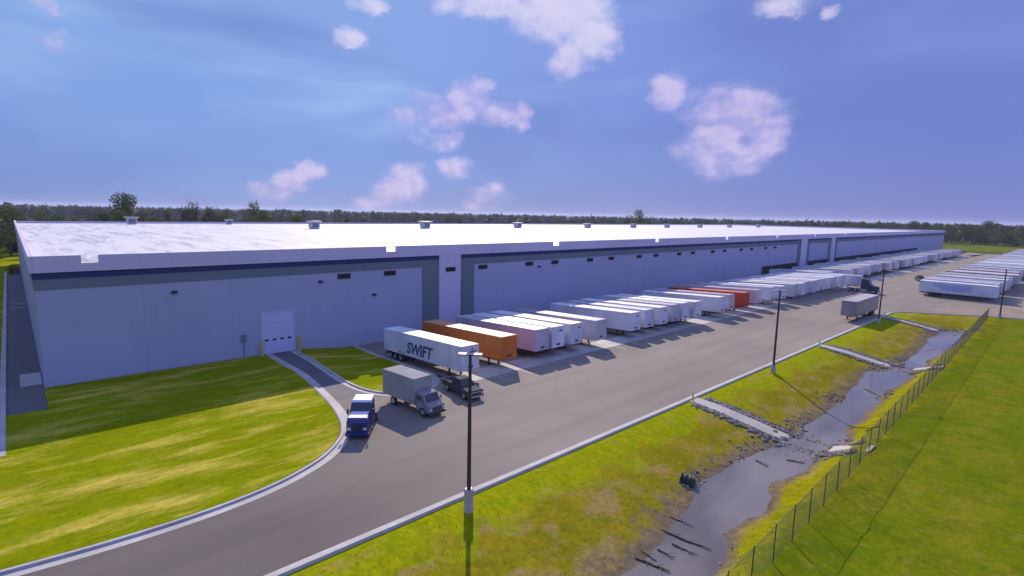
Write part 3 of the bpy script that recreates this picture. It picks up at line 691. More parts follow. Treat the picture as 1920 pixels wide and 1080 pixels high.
# roof units
RT = [(74, 176, 1.0, 'boxy rooftop unit with wide hood, first from the left along the middle of the roof'), (117, 175, 1.1, 'largest boxy rooftop unit with wide hood near the middle of the white roof'), (167, 176, 1.0, 'boxy rooftop unit right of the largest rooftop unit'),
      (31, 226, 1.0, 'tall pale rooftop unit at the back left corner of the roof below the tallest tree'), (62, 227, 0.75, 'small rooftop unit at the back edge between the two tallest units'), (97, 228, 0.7, 'small rooftop unit at the back edge right of the first hooded unit')]
for i, x in enumerate((215, 255, 290, 330, 372, 420)): RT.append((x, 175, .9, 'far rooftop unit among the row of small boxes toward the far end of the roof'))
for x, y, s_, lab in RT:
    t = empty('rooftop_unit', (x, y, ZR)); t.scale = (s_*.82, s_*.82, s_*.82); tag(t, lab, 'rooftop unit', 'rooftop units on the warehouse roof')
    mb = MB(); mb.box(-1.4, 1.4, -1.4, 1.4, 0, 0.5); mb.build('curb', MT['unit'], t)
    mb = MB(); mb.box(-1.7, 1.7, -1.6, 1.6, 0.5, 2.6); mb.build('cabinet', MT['unit'], t, bevel=0.04)
    mb = MB(); mb.box(-2.6, 2.6, -1.9, 1.9, 2.6, 3.1); mb.build('hood', MT['metal'], t, bevel=0.05)
    mb = MB(); mb.box(-1.2, 1.2, -1.66, -1.603, 0.8, 2.3); mb.build('grille', MT['band'], t)

# ------------------------------------------------------------ trailers
TL = 17.8
def text_mesh(name, body, size, matx, m, parent, shear=0.0, extr=0.008, bold=0.0):
    cu = bpy.data.curves.new(name, 'FONT'); cu.body = body; cu.size = size; cu.extrude = extr; cu.shear = shear; cu.offset = bold; cu.align_x = 'LEFT'
    ob = bpy.data.objects.new(name, cu); COL.objects.link(ob)
    dg = bpy.context.evaluated_depsgraph_get(); me = bpy.data.meshes.new_from_object(ob.evaluated_get(dg))
    bpy.data.objects.remove(ob); me.materials.clear(); me.materials.append(m)
    o = bpy.data.objects.new(name, me); COL.objects.link(o); o.parent = parent; o.matrix_local = matx
    return o
def make_trailer(name='semi_trailer', L=TL, detail=True, skirt=False):
    t = empty(name, (0, 0, 0))
    mb = MB(); mb.box(-1.3, 1.3, 0.0, L, 1.12, 4.02)
    # rails and posts standing proud of the skin
    for sx in (-1, 1):
        a, b = (sx*1.3, sx*1.325) if sx > 0 else (sx*1.325, sx*1.3)
        mb.box(a, b, 0.02, L-0.02, 1.12, 1.34); mb.box(a, b, 0.02, L-0.02, 3.86, 4.02)
        if detail:
            k = 0.9
            while k < L-0.3: mb.box(a if sx < 0 else a, b, k, k+0.05, 1.342, 3.858); k += 1.22
    mb.box(-1.28, -1.1, -0.04, -0.001, 1.2, 4.0); mb.box(1.1, 1.28, -0.04, -0.001, 1.2, 4.0); mb.box(-1.1, 1.1, -0.04, -0.001, 3.8, 4.0)
    if detail: mb.box(-0.62, -0.58, -0.02, -0.001, 1.2, 3.8); mb.box(0.58, 0.62, -0.02, -0.001, 1.2, 3.8)
    body = mb.build('cargo_box', PW[0], t)
    mb = MB(); mb.box(-1.27, 1.27, 0.05, L-0.05, 4.021, 4.07)
    if detail:
        k = 1.2
        while k < L-0.5: mb.box(-1.2, 1.2, k, k+0.04, 4.071, 4.083); k += 1.22
    mb.build('roof_panel', RW[0], t)
    mb = MB(); mb.box(-0.5, 0.5, 0.6, L-0.3, 0.88, 1.118); mb.box(-1.1, 1.1, L-5.2, L-0.2, 0.80, 0.879)
    for k in range(int(L)): mb.box(-1.22, 1.22, 0.9+k, 1.0+k, 0.98, 1.117)
    mb.build('chassis', MT['dark'], t)
    for sx in (-1, 1):
        mb = MB(); mb.box(sx*0.85-0.09, sx*0.85+0.09, 2.95, 3.15, 0.08, 1.0); mb.box(sx*0.85-0.2, sx*0.85+0.2, 2.85, 3.25, 0.0, 0.08)
        if detail and sx < 0: mb.tube((-0.85, 3.05, 0.9), (0.85, 3.05, 0.9), 0.035, n=6)
        mb.build('landing_gear', MT['dark'], t)
    ys = (L-4.2, L-2.8)
    for y in ys:
        for sx in (-1, 1):
            mb = MB(); n = 18
            mb.tube((sx*0.72, y, 0.52), (sx*1.26, y, 0.52), 0.52, n=n)
            w = mb.build('wheel', MT['black'], t)
            if detail:
                mb = MB(); mb.tube((sx*1.262, y, 0.52), (sx*1.275, y, 0.52), 0.29, 0.24, n=14); mb.tube((sx*1.2755, y, 0.52), (sx*1.31, y, 0.52), 0.10, 0.09, n=10); mb.build('rim', MT['metal'], w)
    if detail:
        for sx in (-1, 1):
            mb = MB(); mb.box(sx*1.0-0.28, sx*1.0+0.28, L-1.9, L-1.87, 0.28, 1.0); mb.build('mudflap', MT['black'], t)
        mb = MB(); mb.box(-1.2, 1.2, L-0.12, L-0.02, 0.45, 0.60); mb.box(-0.7, -0.6, L-0.12, L-0.02, 0.60, 1.12); mb.box(0.6, 0.7, L-0.12, L-0.02, 0.60, 1.12); mb.build('bumper', MT['dark'], t)
        mb = MB()
        for x in (-1.15, 1.15, -0.25, 0.0, 0.25): mb.box(x-0.05, x+0.05, -0.06, -0.041, 3.86, 3.92)
        mb.build('marker_light', MT['amber'], t)
        mb = MB(); mb.box(-0.32, 0.32, -0.07, -0.003, 1.42, 1.66); mb.build('connector_box', MT['dark'], t)
        if skirt:
            pass
    return t
def setmat(root, part, m):
    for c in root.children:
        if c.name.split('.')[0] == part: c.material_slots[0].link = 'OBJECT'; c.material_slots[0].material = m
P_NEAR = make_trailer(detail=True); P_FAR = make_trailer(detail=False)
P_PARK = make_trailer(L=16.0, detail=False)
bpy.context.view_layer.update()
for p in (P_NEAR, P_FAR, P_PARK): index_kids(p)
used = set()
TILT = -0.047
def put(proto, loc, rz, rx, label, group, body, roof):
    if proto.name not in used: used.add(proto.name); o = proto
    else: o = copy_tree(proto)
    o.location = loc; o.rotation_euler = (rx, 0, rz)
    tag(o, label, 'trailer', group)
    setmat_later.append((o, body, roof)); return o
setmat_later = []
DG = 'semi trailers backed to the warehouse docks'
near = [
 (38.55, 48.1, PW[0], RW[0], 'white trailer with large navy SWIFT lettering at the left end of the dock row'),
 (45.5, 48.9, PORANGE, RO, 'orange trailer beside the trailer lettered SWIFT'),
 (51.9, 49.2, PPINK, RW[2], 'dusty pink trailer with a grey roof just right of the orange one'),
 (55.0, 49.1, PW[0], RW[0], 'white-roofed trailer second to the right of the orange one'),
 (58.7, 48.9, PW[1], RW[0], 'white-roofed trailer third to the right of the orange one'),
 (63.6, 48.3, PW[2], RW[1], 'grey-roofed trailer at the left edge of the wide gap in the dock row'),
 (73.3, 48.8, PW[0], RW[0], 'white-roofed trailer at the right edge of the wide gap in the dock row'),
 (77.5, 48.9, PW[1], RW[2], 'grey-roofed trailer second after the wide gap in the dock row'),
 (81.7, 48.8, PW[0], RW[0], 'white-roofed trailer third after the wide gap in the dock row'),
 (85.8, 48.9, PW[2], RW[1], 'grey-roofed trailer fourth after the wide gap in the dock row'),
 (89.3, 48.9, PW[0], RW[0], 'white-roofed trailer fifth after the wide gap in the dock row'),
 (92.7, 48.3, PW[3], RW[0], 'white-roofed trailer sixth after the wide gap, with a space to its right'),
 (102.2, 48.3, PW[0], RW[0], 'lone white trailer standing between the two gaps left of the red trailer'),
 (107.0, 48.6, PPINK, RPINK, 'dusty pink trailer directly left of the red trailer'),
 (112.9, 48.1, PRED, RRED, 'bright red trailer in the dock row'),
 (119.6, 48.3, PW[3], RPINK, 'pinkish trailer directly right of the red trailer'),
 (127.2, 48.3, PW[0], RW[2], 'white trailer second to the right of the red trailer'),
 (131.5, 47.6, PW[1], RW[0], 'white trailer third to the right of the red trailer'),
 (138.0, 47.2, PW[2], RW[2], 'pale grey trailer fourth to the right of the red trailer'),
]
roots = {}
for x, y, b, r, lab in near:
    o = put(P_NEAR, (x, y, 0.15), 0, TILT, lab, DG, b, r); roots[x] = o
x = 142.2
while x < 176:
    put(P_FAR, (x, 46.9+random.uniform(-.3, .5), 0.15), 0, TILT, 'white trailer packed tight behind the middle of the dock row', DG, random.choice(PW), random.choice(RW[:1]+RW[2:])); x += 3.9
x = 182.0
while x < 417:
    if not (186 < x < 196 or 262 < x < 268 or 300 < x < 304 or 352 < x < 360):
        put(P_FAR, (x, 51.4+random.uniform(-.6, 1.6), 0.15), 0, TILT, 'white trailer in the distant set-back part of the dock row', DG, random.choice(PW[1:3]+[PGREY, PW[0]]), random.choice(RW[1:])).scale = (1, 1, random.uniform(.93, 1.02))  # distant roofs drawn greyer, with haze put into their colour
    x += 3.95
PG = 'trailers parked in the row on the right side of the yard'
x = 181.4; k = 0
while x < 470:
    if k in (5, 18, 19, 33): k += 1; x += 3.9; continue
    b = random.choice(PW); r = random.choice([RW[0], RW[2], RW[2], RW[1]]); lab = 'white trailer within the long parked row right of the yard lane'
    if k == 0: b = PW[0]; r = RW[0]; lab = 'nearest trailer of the right parked row, faded blue markings on its long side'
    if k == 11: b = PTEAL; lab = 'dark green trailer end in the right parked row'
    if k == 15: b = PRED; lab = 'red trailer end in the right parked row'
    o = put(P_PARK, (x, 14.6+(0 if k == 0 else random.uniform(-.5, 1.2)), 0.0), 0, 0, lab, PG, b, r)
    if k: o.scale = (1, 1, random.uniform(.92, 1.01))
    if k == 0: PARK0 = o
    x += 3.9; k += 1
bpy.context.view_layer.update()
for o, b, r in setmat_later: setmat(o, 'cargo_box', b); setmat(o, 'roof_panel', r)
# lettering and markings
def fr(x, y, z, org): return Matrix(((x[0], y[0], z[0], org[0]), (x[1], y[1], z[1], org[1]), (x[2], y[2], z[2], org[2]), (0, 0, 0, 1)))
SIDE = lambda y, z: fr((0,-1,0), (0,0,1), (-1,0,0), (-1.34, y, z))
FRONT = lambda x, z: fr((1,0,0), (0,0,1), (0,-1,0), (x, -0.03, z))
sw = roots[38.55]
text_mesh('lettering', 'SWIFT', 2.05, SIDE(11.9, 1.55), MT['navytext'], sw, shear=0.25, bold=0.055)
text_mesh('lettering', 'SWIFT', 0.34, FRONT(-0.1, 3.15), MT['navytext'], sw, shear=0.25, bold=0.01)
mb = MB(); mb.add([(0.05, -.045, 3.62), (0.30, -.045, 3.72), (0.55, -.045, 3.62), (0.30, -.045, 3.48), (0.05, -.025, 3.62), (0.30, -.025, 3.72), (0.55, -.025, 3.62), (0.30, -.025, 3.48)], [(0,1,2,3),(7,6,5,4),(0,4,5,1),(1,5,6,2),(2,6,7,3),(3,7,4,0)]); mb.build('emblem', MT['red'], sw)
mb = MB(); mb.box(-1.345, -1.327, 12.2, 14.2, 1.36, 1.52); mb.build('reflective_strip', MT['yellow'], sw)
mk = paint('faded_blue_marking', (0.48, 0.46, 0.72))
mb = MB(); mb.box(-1.345, -1.327, 5.0, 11.2, 1.9, 3.5); mb.add([(-1.345, 11.2, 2.3), (-1.345, 13.4, 3.5), (-1.345, 11.2, 3.5), (-1.328, 11.2, 2.3), (-1.328, 13.4, 3.5), (-1.328, 11.2, 3.5)], [(0,1,2),(5,4,3),(0,3,4,1),(1,4,5,2),(2,5,3,0)]); mb.build('side_marking', mk, PARK0)
for xx, mm in ((55.0, MT['dark']), (58.7, MT['navytext']), (81.7, MT['dark']), (73.3, MT['navytext'])):
    mb = MB(); mb.box(0.2, 0.8, -0.035, -0.021, 3.3, 3.5); mb.build('nose_decal', mm, roots[xx])

# ------------------------------------------------------------ trucks and cars
def wheelset(t, ys, xw, r, wd=0.28, rim=True):
    for y in ys:
        for sx in (-1, 1):
            mb = MB(); mb.tube((sx*(xw-wd), y, r), (sx*xw, y, r), r, n=20); w = mb.build('wheel', MT['black'], t, bevel=0.03)
            mb = MB(); mb.tube((sx*(xw+0.002), y, r), (sx*(xw+0.02), y, r), r*0.58, r*0.5, n=14); mb.build('rim', MT['metal'], w)
def glassmat(): return MT['glass']
def blue_truck(loc, rz):
    t = empty('blue_truck', loc, rz); tag(t, 'blue truck with white roof panels beside the curved kerb of the front lawn', 'truck')
    mb = MB(); mb.prism([(0.0, 0.55), (0.0, 1.75), (0.25, 2.08), (1.7, 2.2), (1.7, 0.55)], -1.08, 1.08, 0.10, (1.4, 2.2)); mb.build('hood', MT['blue'], t, bevel=0.08)
    mb = MB(); mb.add([(-0.88, 0.30, 2.13), (0.88, 0.30, 2.13), (0.88, 1.68, 2.25), (-0.88, 1.68, 2.25), (-0.88, 0.30, 2.05), (0.88, 0.30, 2.05), (0.88, 1.68, 2.17), (-0.88, 1.68, 2.17)], [(0,1,2,3),(7,6,5,4),(0,4,5,1),(1,5,6,2),(2,6,7,3),(3,7,4,0)]); mb.build('hood_panel', MT['white'], t)
    mb = MB(); mb.prism([(1.71, 0.55), (1.71, 2.2), (2.25, 2.95), (3.9, 3.0), (3.9, 0.55)], -1.12, 1.12, 0.12, (2.0, 3.0)); mb.build('cab', MT['blue'], t, bevel=0.06)
    mb = MB(); mb.add([(-0.95, 1.72, 2.27), (0.95, 1.72, 2.27), (0.9, 2.18, 2.9), (-0.9, 2.18, 2.9), (-0.95, 1.80, 2.22), (0.95, 1.80, 2.22), (0.9, 2.26, 2.85), (-0.9, 2.26, 2.85)], [(0,1,2,3),(7,6,5,4),(0,4,5,1),(1,5,6,2),(2,6,7,3),(3,7,4,0)]); mb.build('windshield', MT['glass'], t)
    mb = MB(); mb.prism([(2.28, 2.98), (2.5, 3.18), (4.0, 3.28), (4.0, 3.02)], -1.0, 1.0, 0.08, (3.0, 3.3)); mb.build('roof_fairing', MT['white'], t, bevel=0.05)
    for sx in (-1, 1):
        mb = MB(); x = sx*1.03; mb.box(min(x, x+sx*0.035), max(x, x+sx*0.035), 2.4, 3.2, 2.1, 2.65); mb.build('side_window', MT['glass'], t)
        mb = MB(); mb.box(sx*0.78-0.18, sx*0.78+0.18, -0.05, -0.003, 0.95, 1.2); mb.build('headlight', MT['lens'], t)
        mb = MB(); mb.box(sx*1.28-0.09, sx*1.28+0.09, 1.75, 1.82, 1.9, 2.5); mb.tube((sx*1.08, 1.8, 2.2), (sx*1.25, 1.8, 2.3), 0.02, n=6); mb.build('mirror', MT['dark'], t)
    mb = MB()
    for k in range(7): mb.box(-0.52, 0.52, -0.04, -0.003, 0.9+k*0.1, 0.95+k*0.1)
    mb.build('grille', MT['dark'], t)
    mb = MB(); mb.box(-1.15, 1.15, -0.22, 0.15, 0.36, 0.70); mb.build('bumper', MT['blue'], t, bevel=0.05)
    mb = MB(); mb.box(-0.45, 0.45, 3.9, 5.6, 0.6, 0.85); mb.tube((0, 4.9, 0.85), (0, 4.9, 0.97), 0.5, n=16); mb.build('rear_deck', MT['dark'], t)
    wheelset(t, (0.85, 4.9), 1.12, 0.5)
    return t
def box_truck(loc, rz):
    t = empty('box_truck', loc, rz); tag(t, 'pale grey box truck passing the rounded end of the grass island', 'truck')
    bw = paint('dusty_white_truck', (0.36, 0.355, 0.34), 0.95); cw = paint('truck_cab_white', (0.28, 0.275, 0.28), 0.85)
    mb = MB(); mb.box(-1.15, 1.15, 2.1, 7.2, 0.95, 3.45)
    for sx in (-1, 1):
        for k in range(5): a = sx*1.15; mb.box(min(a, a+sx*.02), max(a, a+sx*.02), 2.6+k, 2.65+k, 1.0, 3.4)
    mb.build('cargo_box', bw, t, bevel=0.03)
    mb = MB(); mb.box(-1.10, 1.10, 2.15, 7.15, 3.452, 3.50); mb.build('roof_panel', bw, t)
    mb = MB(); mb.prism([(0, 0.5), (0, 1.15), (0.55, 1.35), (1.0, 2.15), (2.0, 2.25), (2.0, 0.5)], -1.0, 1.0, 0.12, (1.3, 2.2)); mb.build('cab', cw, t, bevel=0.06)
    mb = MB(); mb.add([(-0.82, 0.56, 1.42), (0.82, 0.56, 1.42), (0.76, 0.93, 2.08), (-0.76, 0.93, 2.08), (-0.82, 0.64, 1.38), (0.82, 0.64, 1.38), (0.76, 1.01, 2.04), (-0.76, 1.01, 2.04)], [(0,1,2,3),(7,6,5,4),(0,4,5,1),(1,5,6,2),(2,6,7,3),(3,7,4,0)]); mb.build('windshield', MT['glass'], t)
    for sx in (-1, 1):
        mb = MB(); x = sx*0.925; mb.box(min(x, x+sx*.03), max(x, x+sx*.03), 1.1, 1.8, 1.45, 1.95); mb.build('side_window', MT['glass'], t)
        mb = MB(); mb.box(sx*.78-.15, sx*.78+.15, -.03, -.002, 0.75, 0.95); mb.build('headlight', MT['lens'], t)
        mb = MB(); mb.box(sx*1.18-.07, sx*1.18+.07, .75, .8, 1.4, 1.8); mb.build('mirror', MT['dark'], t)
    mb = MB(); mb.box(-0.6, 0.6, -.03, -.002, 0.72, 1.0); mb.build('grille', MT['dark'], t)
    mb = MB(); mb.box(-1.02, 1.02, -.18, .1, .35, .6); mb.build('bumper', MT['dark'], t, bevel=0.03)
    mb = MB(); mb.box(-0.5, 0.5, 0.5, 7.1, 0.6, 0.94); mb.build('chassis', MT['dark'], t)
    wheelset(t, (0.95, 5.6), 1.05, 0.45); return t
def pickup(loc, rz, lab, col, name='pickup_truck'):
    t = empty(name, loc, rz); tag(t, lab, 'pickup truck')
    mb = MB(); mb.prism([(0, 0.5), (0.0, 0.95), (0.2, 1.08), (1.75, 1.16), (3.75, 1.16), (5.6, 1.16), (5.6, 0.5)], -0.98, 0.98, 0.06, (0.9, 1.2)); mb.build('body', col, t, bevel=0.07)
    mb = MB(); mb.prism([(1.6, 1.165), (2.25, 1.85), (3.4, 1.88), (3.7, 1.165)], -0.9, 0.9, 0.18, (1.165, 1.88)); mb.build('cabin', col, t, bevel=0.05)
    mb = MB(); mb.add([(-0.76, 1.66, 1.25), (0.76, 1.66, 1.25), (0.66, 2.18, 1.80), (-0.66, 2.18, 1.80), (-0.76, 1.75, 1.22), (0.76, 1.75, 1.22), (0.66, 2.27, 1.77), (-0.66, 2.27, 1.77)], [(0,1,2,3),(7,6,5,4),(0,4,5,1),(1,5,6,2),(2,6,7,3),(3,7,4,0)]); mb.build('windshield', MT['glass'], t)
    for sx in (-1, 1):
        mb = MB(); a, b = sx*0.885, sx*0.765
        mb.add([(a, 1.95, 1.24), (a, 3.5, 1.24), (b, 3.35, 1.78), (b, 2.35, 1.78), (a-sx*.05, 1.95, 1.24), (a-sx*.05, 3.5, 1.24), (b-sx*.05, 3.35, 1.78), (b-sx*.05, 2.35, 1.78)], [(0,1,2,3),(7,6,5,4),(0,4,5,1),(1,5,6,2),(2,6,7,3),(3,7,4,0)]); mb.build('side_window', MT['glass'], t)
        mb = MB(); mb.box(sx*.74-.18, sx*.74+.18, -.03, -.002, .72, .92); mb.build('headlight', MT['lens'], t)
        mb = MB(); mb.box(sx*1.08-.09, sx*1.08+.09, 1.9, 1.97, 1.15, 1.32); mb.build('mirror', MT['dark'], t)
    mb = MB(); mb.box(-.5, .5, -.03, -.002, .68, .94); mb.build('grille', MT['dark'], t)
    mb = MB(); mb.box(-.96, .96, -.12, .1, .4, .58); mb.build('bumper', MT['metal'], t, bevel=.03)
    mb = MB(); mb.box(-.78, .78, 3.85, 5.45, 1.161, 1.19); mb.build('bed_cover', MT['black'], t)
    wheelset(t, (1.0, 4.5), 0.97, 0.40, 0.24); return t
def tractor(loc, rz, lab, col):
    t = empty('semi_tractor', loc, rz); tag(t, lab, 'truck')
    mb = MB(); mb.prism([(0, .6), (0, 1.7), (.3, 1.95), (1.7, 2.15), (1.7, .6)], -0.95, .95, .15, (1.2, 2.1)); mb.build('hood', col, t, bevel=.08)
    mb = MB(); mb.prism([(1.71, .6), (1.71, 2.2), (2.1, 3.0), (2.6, 3.7), (4.3, 3.85), (4.3, .6)], -1.2, 1.2, .15, (2.5, 3.8)); mb.build('cab', col, t, bevel=.06)
    mb = MB(); mb.add([(-1.0, 1.70, 2.22), (1.0, 1.70, 2.22), (.95, 2.04, 2.92), (-.95, 2.04, 2.92), (-1.0, 1.8, 2.2), (1.0, 1.8, 2.2), (.95, 2.14, 2.9), (-.95, 2.14, 2.9)], [(0,1,2,3),(7,6,5,4),(0,4,5,1),(1,5,6,2),(2,6,7,3),(3,7,4,0)]); mb.build('windshield', MT['glass'], t)
    mb = MB()
    for k in range(8): mb.box(-.5, .5, -.05, -.003, .85+k*.1, .9+k*.1)
    mb.build('grille', MT['metal'], t)
    for sx in (-1, 1):
        mb = MB(); mb.box(sx*.75-.14, sx*.75+.14, -.04, -.002, 1.0, 1.2); mb.build('headlight', MT['lens'], t)
        mb = MB(); mb.tube((sx*1.3, 4.1, .9), (sx*1.3, 4.1, 4.0), .08); mb.build('exhaust_stack', MT['metal'], t)
        mb = MB(); mb.tube((sx*1.05, 2.6, .75), (sx*1.05, 3.9, .75), .32, n=14); mb.build('fuel_tank', MT['metal'], t)
    mb = MB(); mb.box(-1.2, 1.2, -.25, .1, .35, .75); mb.build('bumper', MT['metal'], t, bevel=.05)
    mb = MB(); mb.box(-.45, .45, 4.3, 7.2, .7, .95); mb.build('chassis', MT['dark'], t)
    wheelset(t, (.9, 5.4, 6.7), 1.2, .52); return t
blue_truck((20.6, 41.3, 0), math.atan2(4.6, 3.75)-math.pi/2).scale = (.87, .87, .87)
box_truck((28.9, 41.2, 0), R(6))
pickup((34.6, 42.2, 0), R(-6), 'dark grey pickup truck in front of the trailer lettered SWIFT', paint('pickup_grey', (0.06, 0.068, 0.08), 0.75))
pickup((222, 37.3, 0), R(-70), 'small dark pickup truck on the lane left of the right parked row', paint('pickup_black', (0.03, 0.03, 0.035)))
# tractor coupled to a trailer pulling out of the row
tractor((172.5, 38.0, 0), 0, 'dark truck tractor pulling a trailer out of the dock row', paint('tractor_dark', (0.04, 0.03, 0.05)))
o = copy_tree(P_FAR); bpy.context.view_layer.update(); o.location = (178.2, 43.8, 0); o.rotation_euler = (0, 0, 0); tag(o, 'trailer pulled forward of the dock row beside the dark truck tractor', 'trailer', DG)
setmat(o, 'cargo_box', PW[1]); setmat(o, 'roof_panel', RW[2])
# grey trailer standing along the kerb
o = copy_tree(P_PARK); bpy.context.view_layer.update(); o.location = (119.2, 30.9, 0.0); o.rotation_euler = (0, 0, R(-90)); tag(o, 'dusty grey trailer standing alone along the kerb by the lamp post', 'trailer')
o.pop('group', None) if hasattr(o, 'pop') else None
if 'group' in o.keys(): del o['group']
setmat(o, 'cargo_box', PGREY); setmat(o, 'roof_panel', RPINK)

# ------------------------------------------------------------ lamp posts
def lamp(loc, rz, lab, h=10.6, base=1.5):
    t = empty('street_lamp', loc, rz); tag(t, lab, 'lamp post', 'lamp posts along the yard kerb')
    mb = MB(); mb.tube((0, 0, -0.8), (0, 0, base), 0.31, n=20); mb.tube((0, 0, base), (0, 0, base+0.04), 0.31, 0.28, n=20); mb.build('footing', MT['concrete'], t)
    mb = MB(); mb.box(-.18, .18, -.18, .18, base+.041, base+.08); mb.tube((0, 0, base+.08), (0, 0, h), .145, .10, n=12)
    for a in range(4): mb.tube((.13*math.cos(a*1.57+.78), .13*math.sin(a*1.57+.78), base+.08), (.13*math.cos(a*1.57+.78), .13*math.sin(a*1.57+.78), base+.16), .02, n=6)
    mb.build('pole', MT['pole'], t)
    mb = MB(); mb.tube((-.4, 0, h+.02), (.4, 0, h+.02), .05, n=8); mb.build('arm', MT['pole'], t)
    for sx in (-1, 1):
        mb = MB(); mb.box(sx*.5-.27, sx*.5+.27, -.2, .2, h-.02, h+.12); hd = mb.build('lamp_head', MT['metal'], t, bevel=.03)
        mb = MB(); mb.box(sx*.5-.2, sx*.5+.2, -.15, .15, h-.035, h-.021); mb.build('lens', MT['lens'], hd)
    return t
lamp((20.9, 26.15, 0), R(-48), 'tall dark lamp post with pale concrete footing nearest the camera')
lamp((70.8, 26.1, 0), R(-48), 'dark lamp post beside the kerb between the first and second crossings', base=1.0)
lamp((122.6, 26.5, 0), R(-48), 'dark lamp post by the kerb before the farthest crossing', base=0.8)
lamp((151.5, 11.4, 0), R(-48), 'thin lamp post at the far end of the fence beside the right parked row', h=10.2, base=0.6)
# yellow markers at the crossings
for x, w in ((52.6, 'nearest'), (92.0, 'middle'), (131, 'farthest')):
    t = empty('marker_post', (x, 27.35, 0.0)); tag(t, 'short yellow marker post at the kerb end of the %s crossing' % w, 'marker post', 'yellow marker posts along the kerb')
    mb = MB(); mb.tube((0, 0, -.1), (0, 0, 0.95), .085, .075, n=12); mb.tube((0, 0, .95), (0, 0, 1.0), .075, .03, n=12); mb.build('post', MT['yellow'], t)
    mb = MB(); mb.tube((0, 0, .72), (0, 0, .84), .088, .086, n=12); mb.build('reflective_band', MT['white'], t)

# ------------------------------------------------------------ chain-link fence
ft = empty('fence', (20, fence_y(20), 0)); tag(ft, 'long dark chain-link fence between the ditch and the green field', 'fence')
fo = Vector((20, fence_y(20), 0))
def fp(x, z): return Vector((x, fence_y(x), z))-fo
H = 2.35; xs = np.arange(-12, 149, 3.05); xr = [x for x in xs if x > 14][:100]
# posts seen individually
for x in xs:
    if x < 8: continue
    g = hgt(x, fence_y(x)); mb = MB(); mb.tube(fp(x, g-.3), fp(x, H), .031, n=8); mb.tube(fp(x, H), fp(x, H+.07), .038, .02, n=8); mb.build('post', MT['pole'], ft)
mb = MB()
for a, b in zip(xs[:-1], xs[1:]): mb.tube(fp(a, H-.05), fp(b, H-.05), .018, n=6)
mb.build('rail', MT['pole'], ft)
V = []; F = []
def wire(p, q, r):
    i = len(V); d = (q-p).normalized(); u = Vector((0, 1, 0)); w = d.cross(u).normalized()
    for c in (p, q):
        for k in range(3): a = k*2.094; V.append(c+(u*math.cos(a)+w*math.sin(a))*r)
    F.extend([(i, i+1, i+4, i+3), (i+1, i+2, i+5, i+4), (i+2, i, i+3, i+5)])
x = 5.0; Hh = H-.1
while x < 147:
    st_ = 0.13 if x < 60 else 0.2
    wire(fp(x, .05), fp(x+Hh, .05+Hh), .003 if x < 60 else .0042); wire(fp(x+Hh, .05), fp(x, .05+Hh), .003 if x < 60 else .0042); x += st_
np_mesh('chain_link', [tuple(v) for v in V], F, mat('fence_wire', (0.035, 0.038, 0.045), 0.8, var=0.1), ft)

# ------------------------------------------------------------ trees
def leafm(name, c, c2): 
    g = G(name, 0.8, 0.15)
    oi = g.t.nodes.new('ShaderNodeObjectInfo')
    a = g.mr(g.noise(0.35, 4, 0.6), 0.3, 0.7); cc = g.mix(a, c, c2)
    f = g.mr(g.noise(2.5, 3, 0.7), 0.25, 0.75, 0.6, 1.4)
    n = g.t.nodes.new('ShaderNodeVectorMath'); n.operation = 'SCALE'; g.l(cc, n.inputs[0]); g.l(f, n.inputs['Scale'])
    m = g.out(n.outputs[0]); return m
LF = [leafm('leaf_green', (0.15, 0.20, 0.025), (0.095, 0.135, 0.02)), leafm('leaf_grey', (0.19, 0.19, 0.09), (0.13, 0.14, 0.07)), leafm('leaf_spring', (0.18, 0.205, 0.03), (0.12, 0.15, 0.025)), leafm('leaf_brown', (0.165, 0.125, 0.08), (0.12, 0.105, 0.065))]
BARK = mat('bark', (0.075, 0.062, 0.052), 0.9, var=0.3, scale=3)
def crown_arrays(h, w, n, rng, sz, base=0.28, lobes=9):
    """leaf-sized triangles gathered in uneven clumps"""
    cl = []
    for k in range(lobes):
        a = rng.uniform(0, 6.28); zz = rng.uniform(base+.08, .92); rr = w*.5*math.sin(math.pi*min(1, max(0.12, (zz-base+.12)/(1.12-base))))*rng.uniform(.35, .95)
        cl.append((math.cos(a)*rr, math.sin(a)*rr, zz*h, rng.uniform(.16, .30)*w, rng.uniform(.10, .2)*h))
    cl.append((0, 0, h*.86, w*.18, h*.13))
    C = np.array(cl); idx = rng.integers(0, len(C), n); d = rng.normal(size=(n, 3)); d /= np.linalg.norm(d, axis=1)[:, None]; r = rng.uniform(.25, 1.0, n)**.5
    P = C[idx, :3]+d*r[:, None]*np.stack([C[idx, 3], C[idx, 3], C[idx, 4]], 1)
    u = rng.normal(size=(n, 3)); v = rng.normal(size=(n, 3)); s = sz*rng.uniform(.5, 1.4, n)[:, None]
    V_ = np.stack([P, P+u*s, P+v*s], 1).reshape(-1, 3)
    return V_, cl
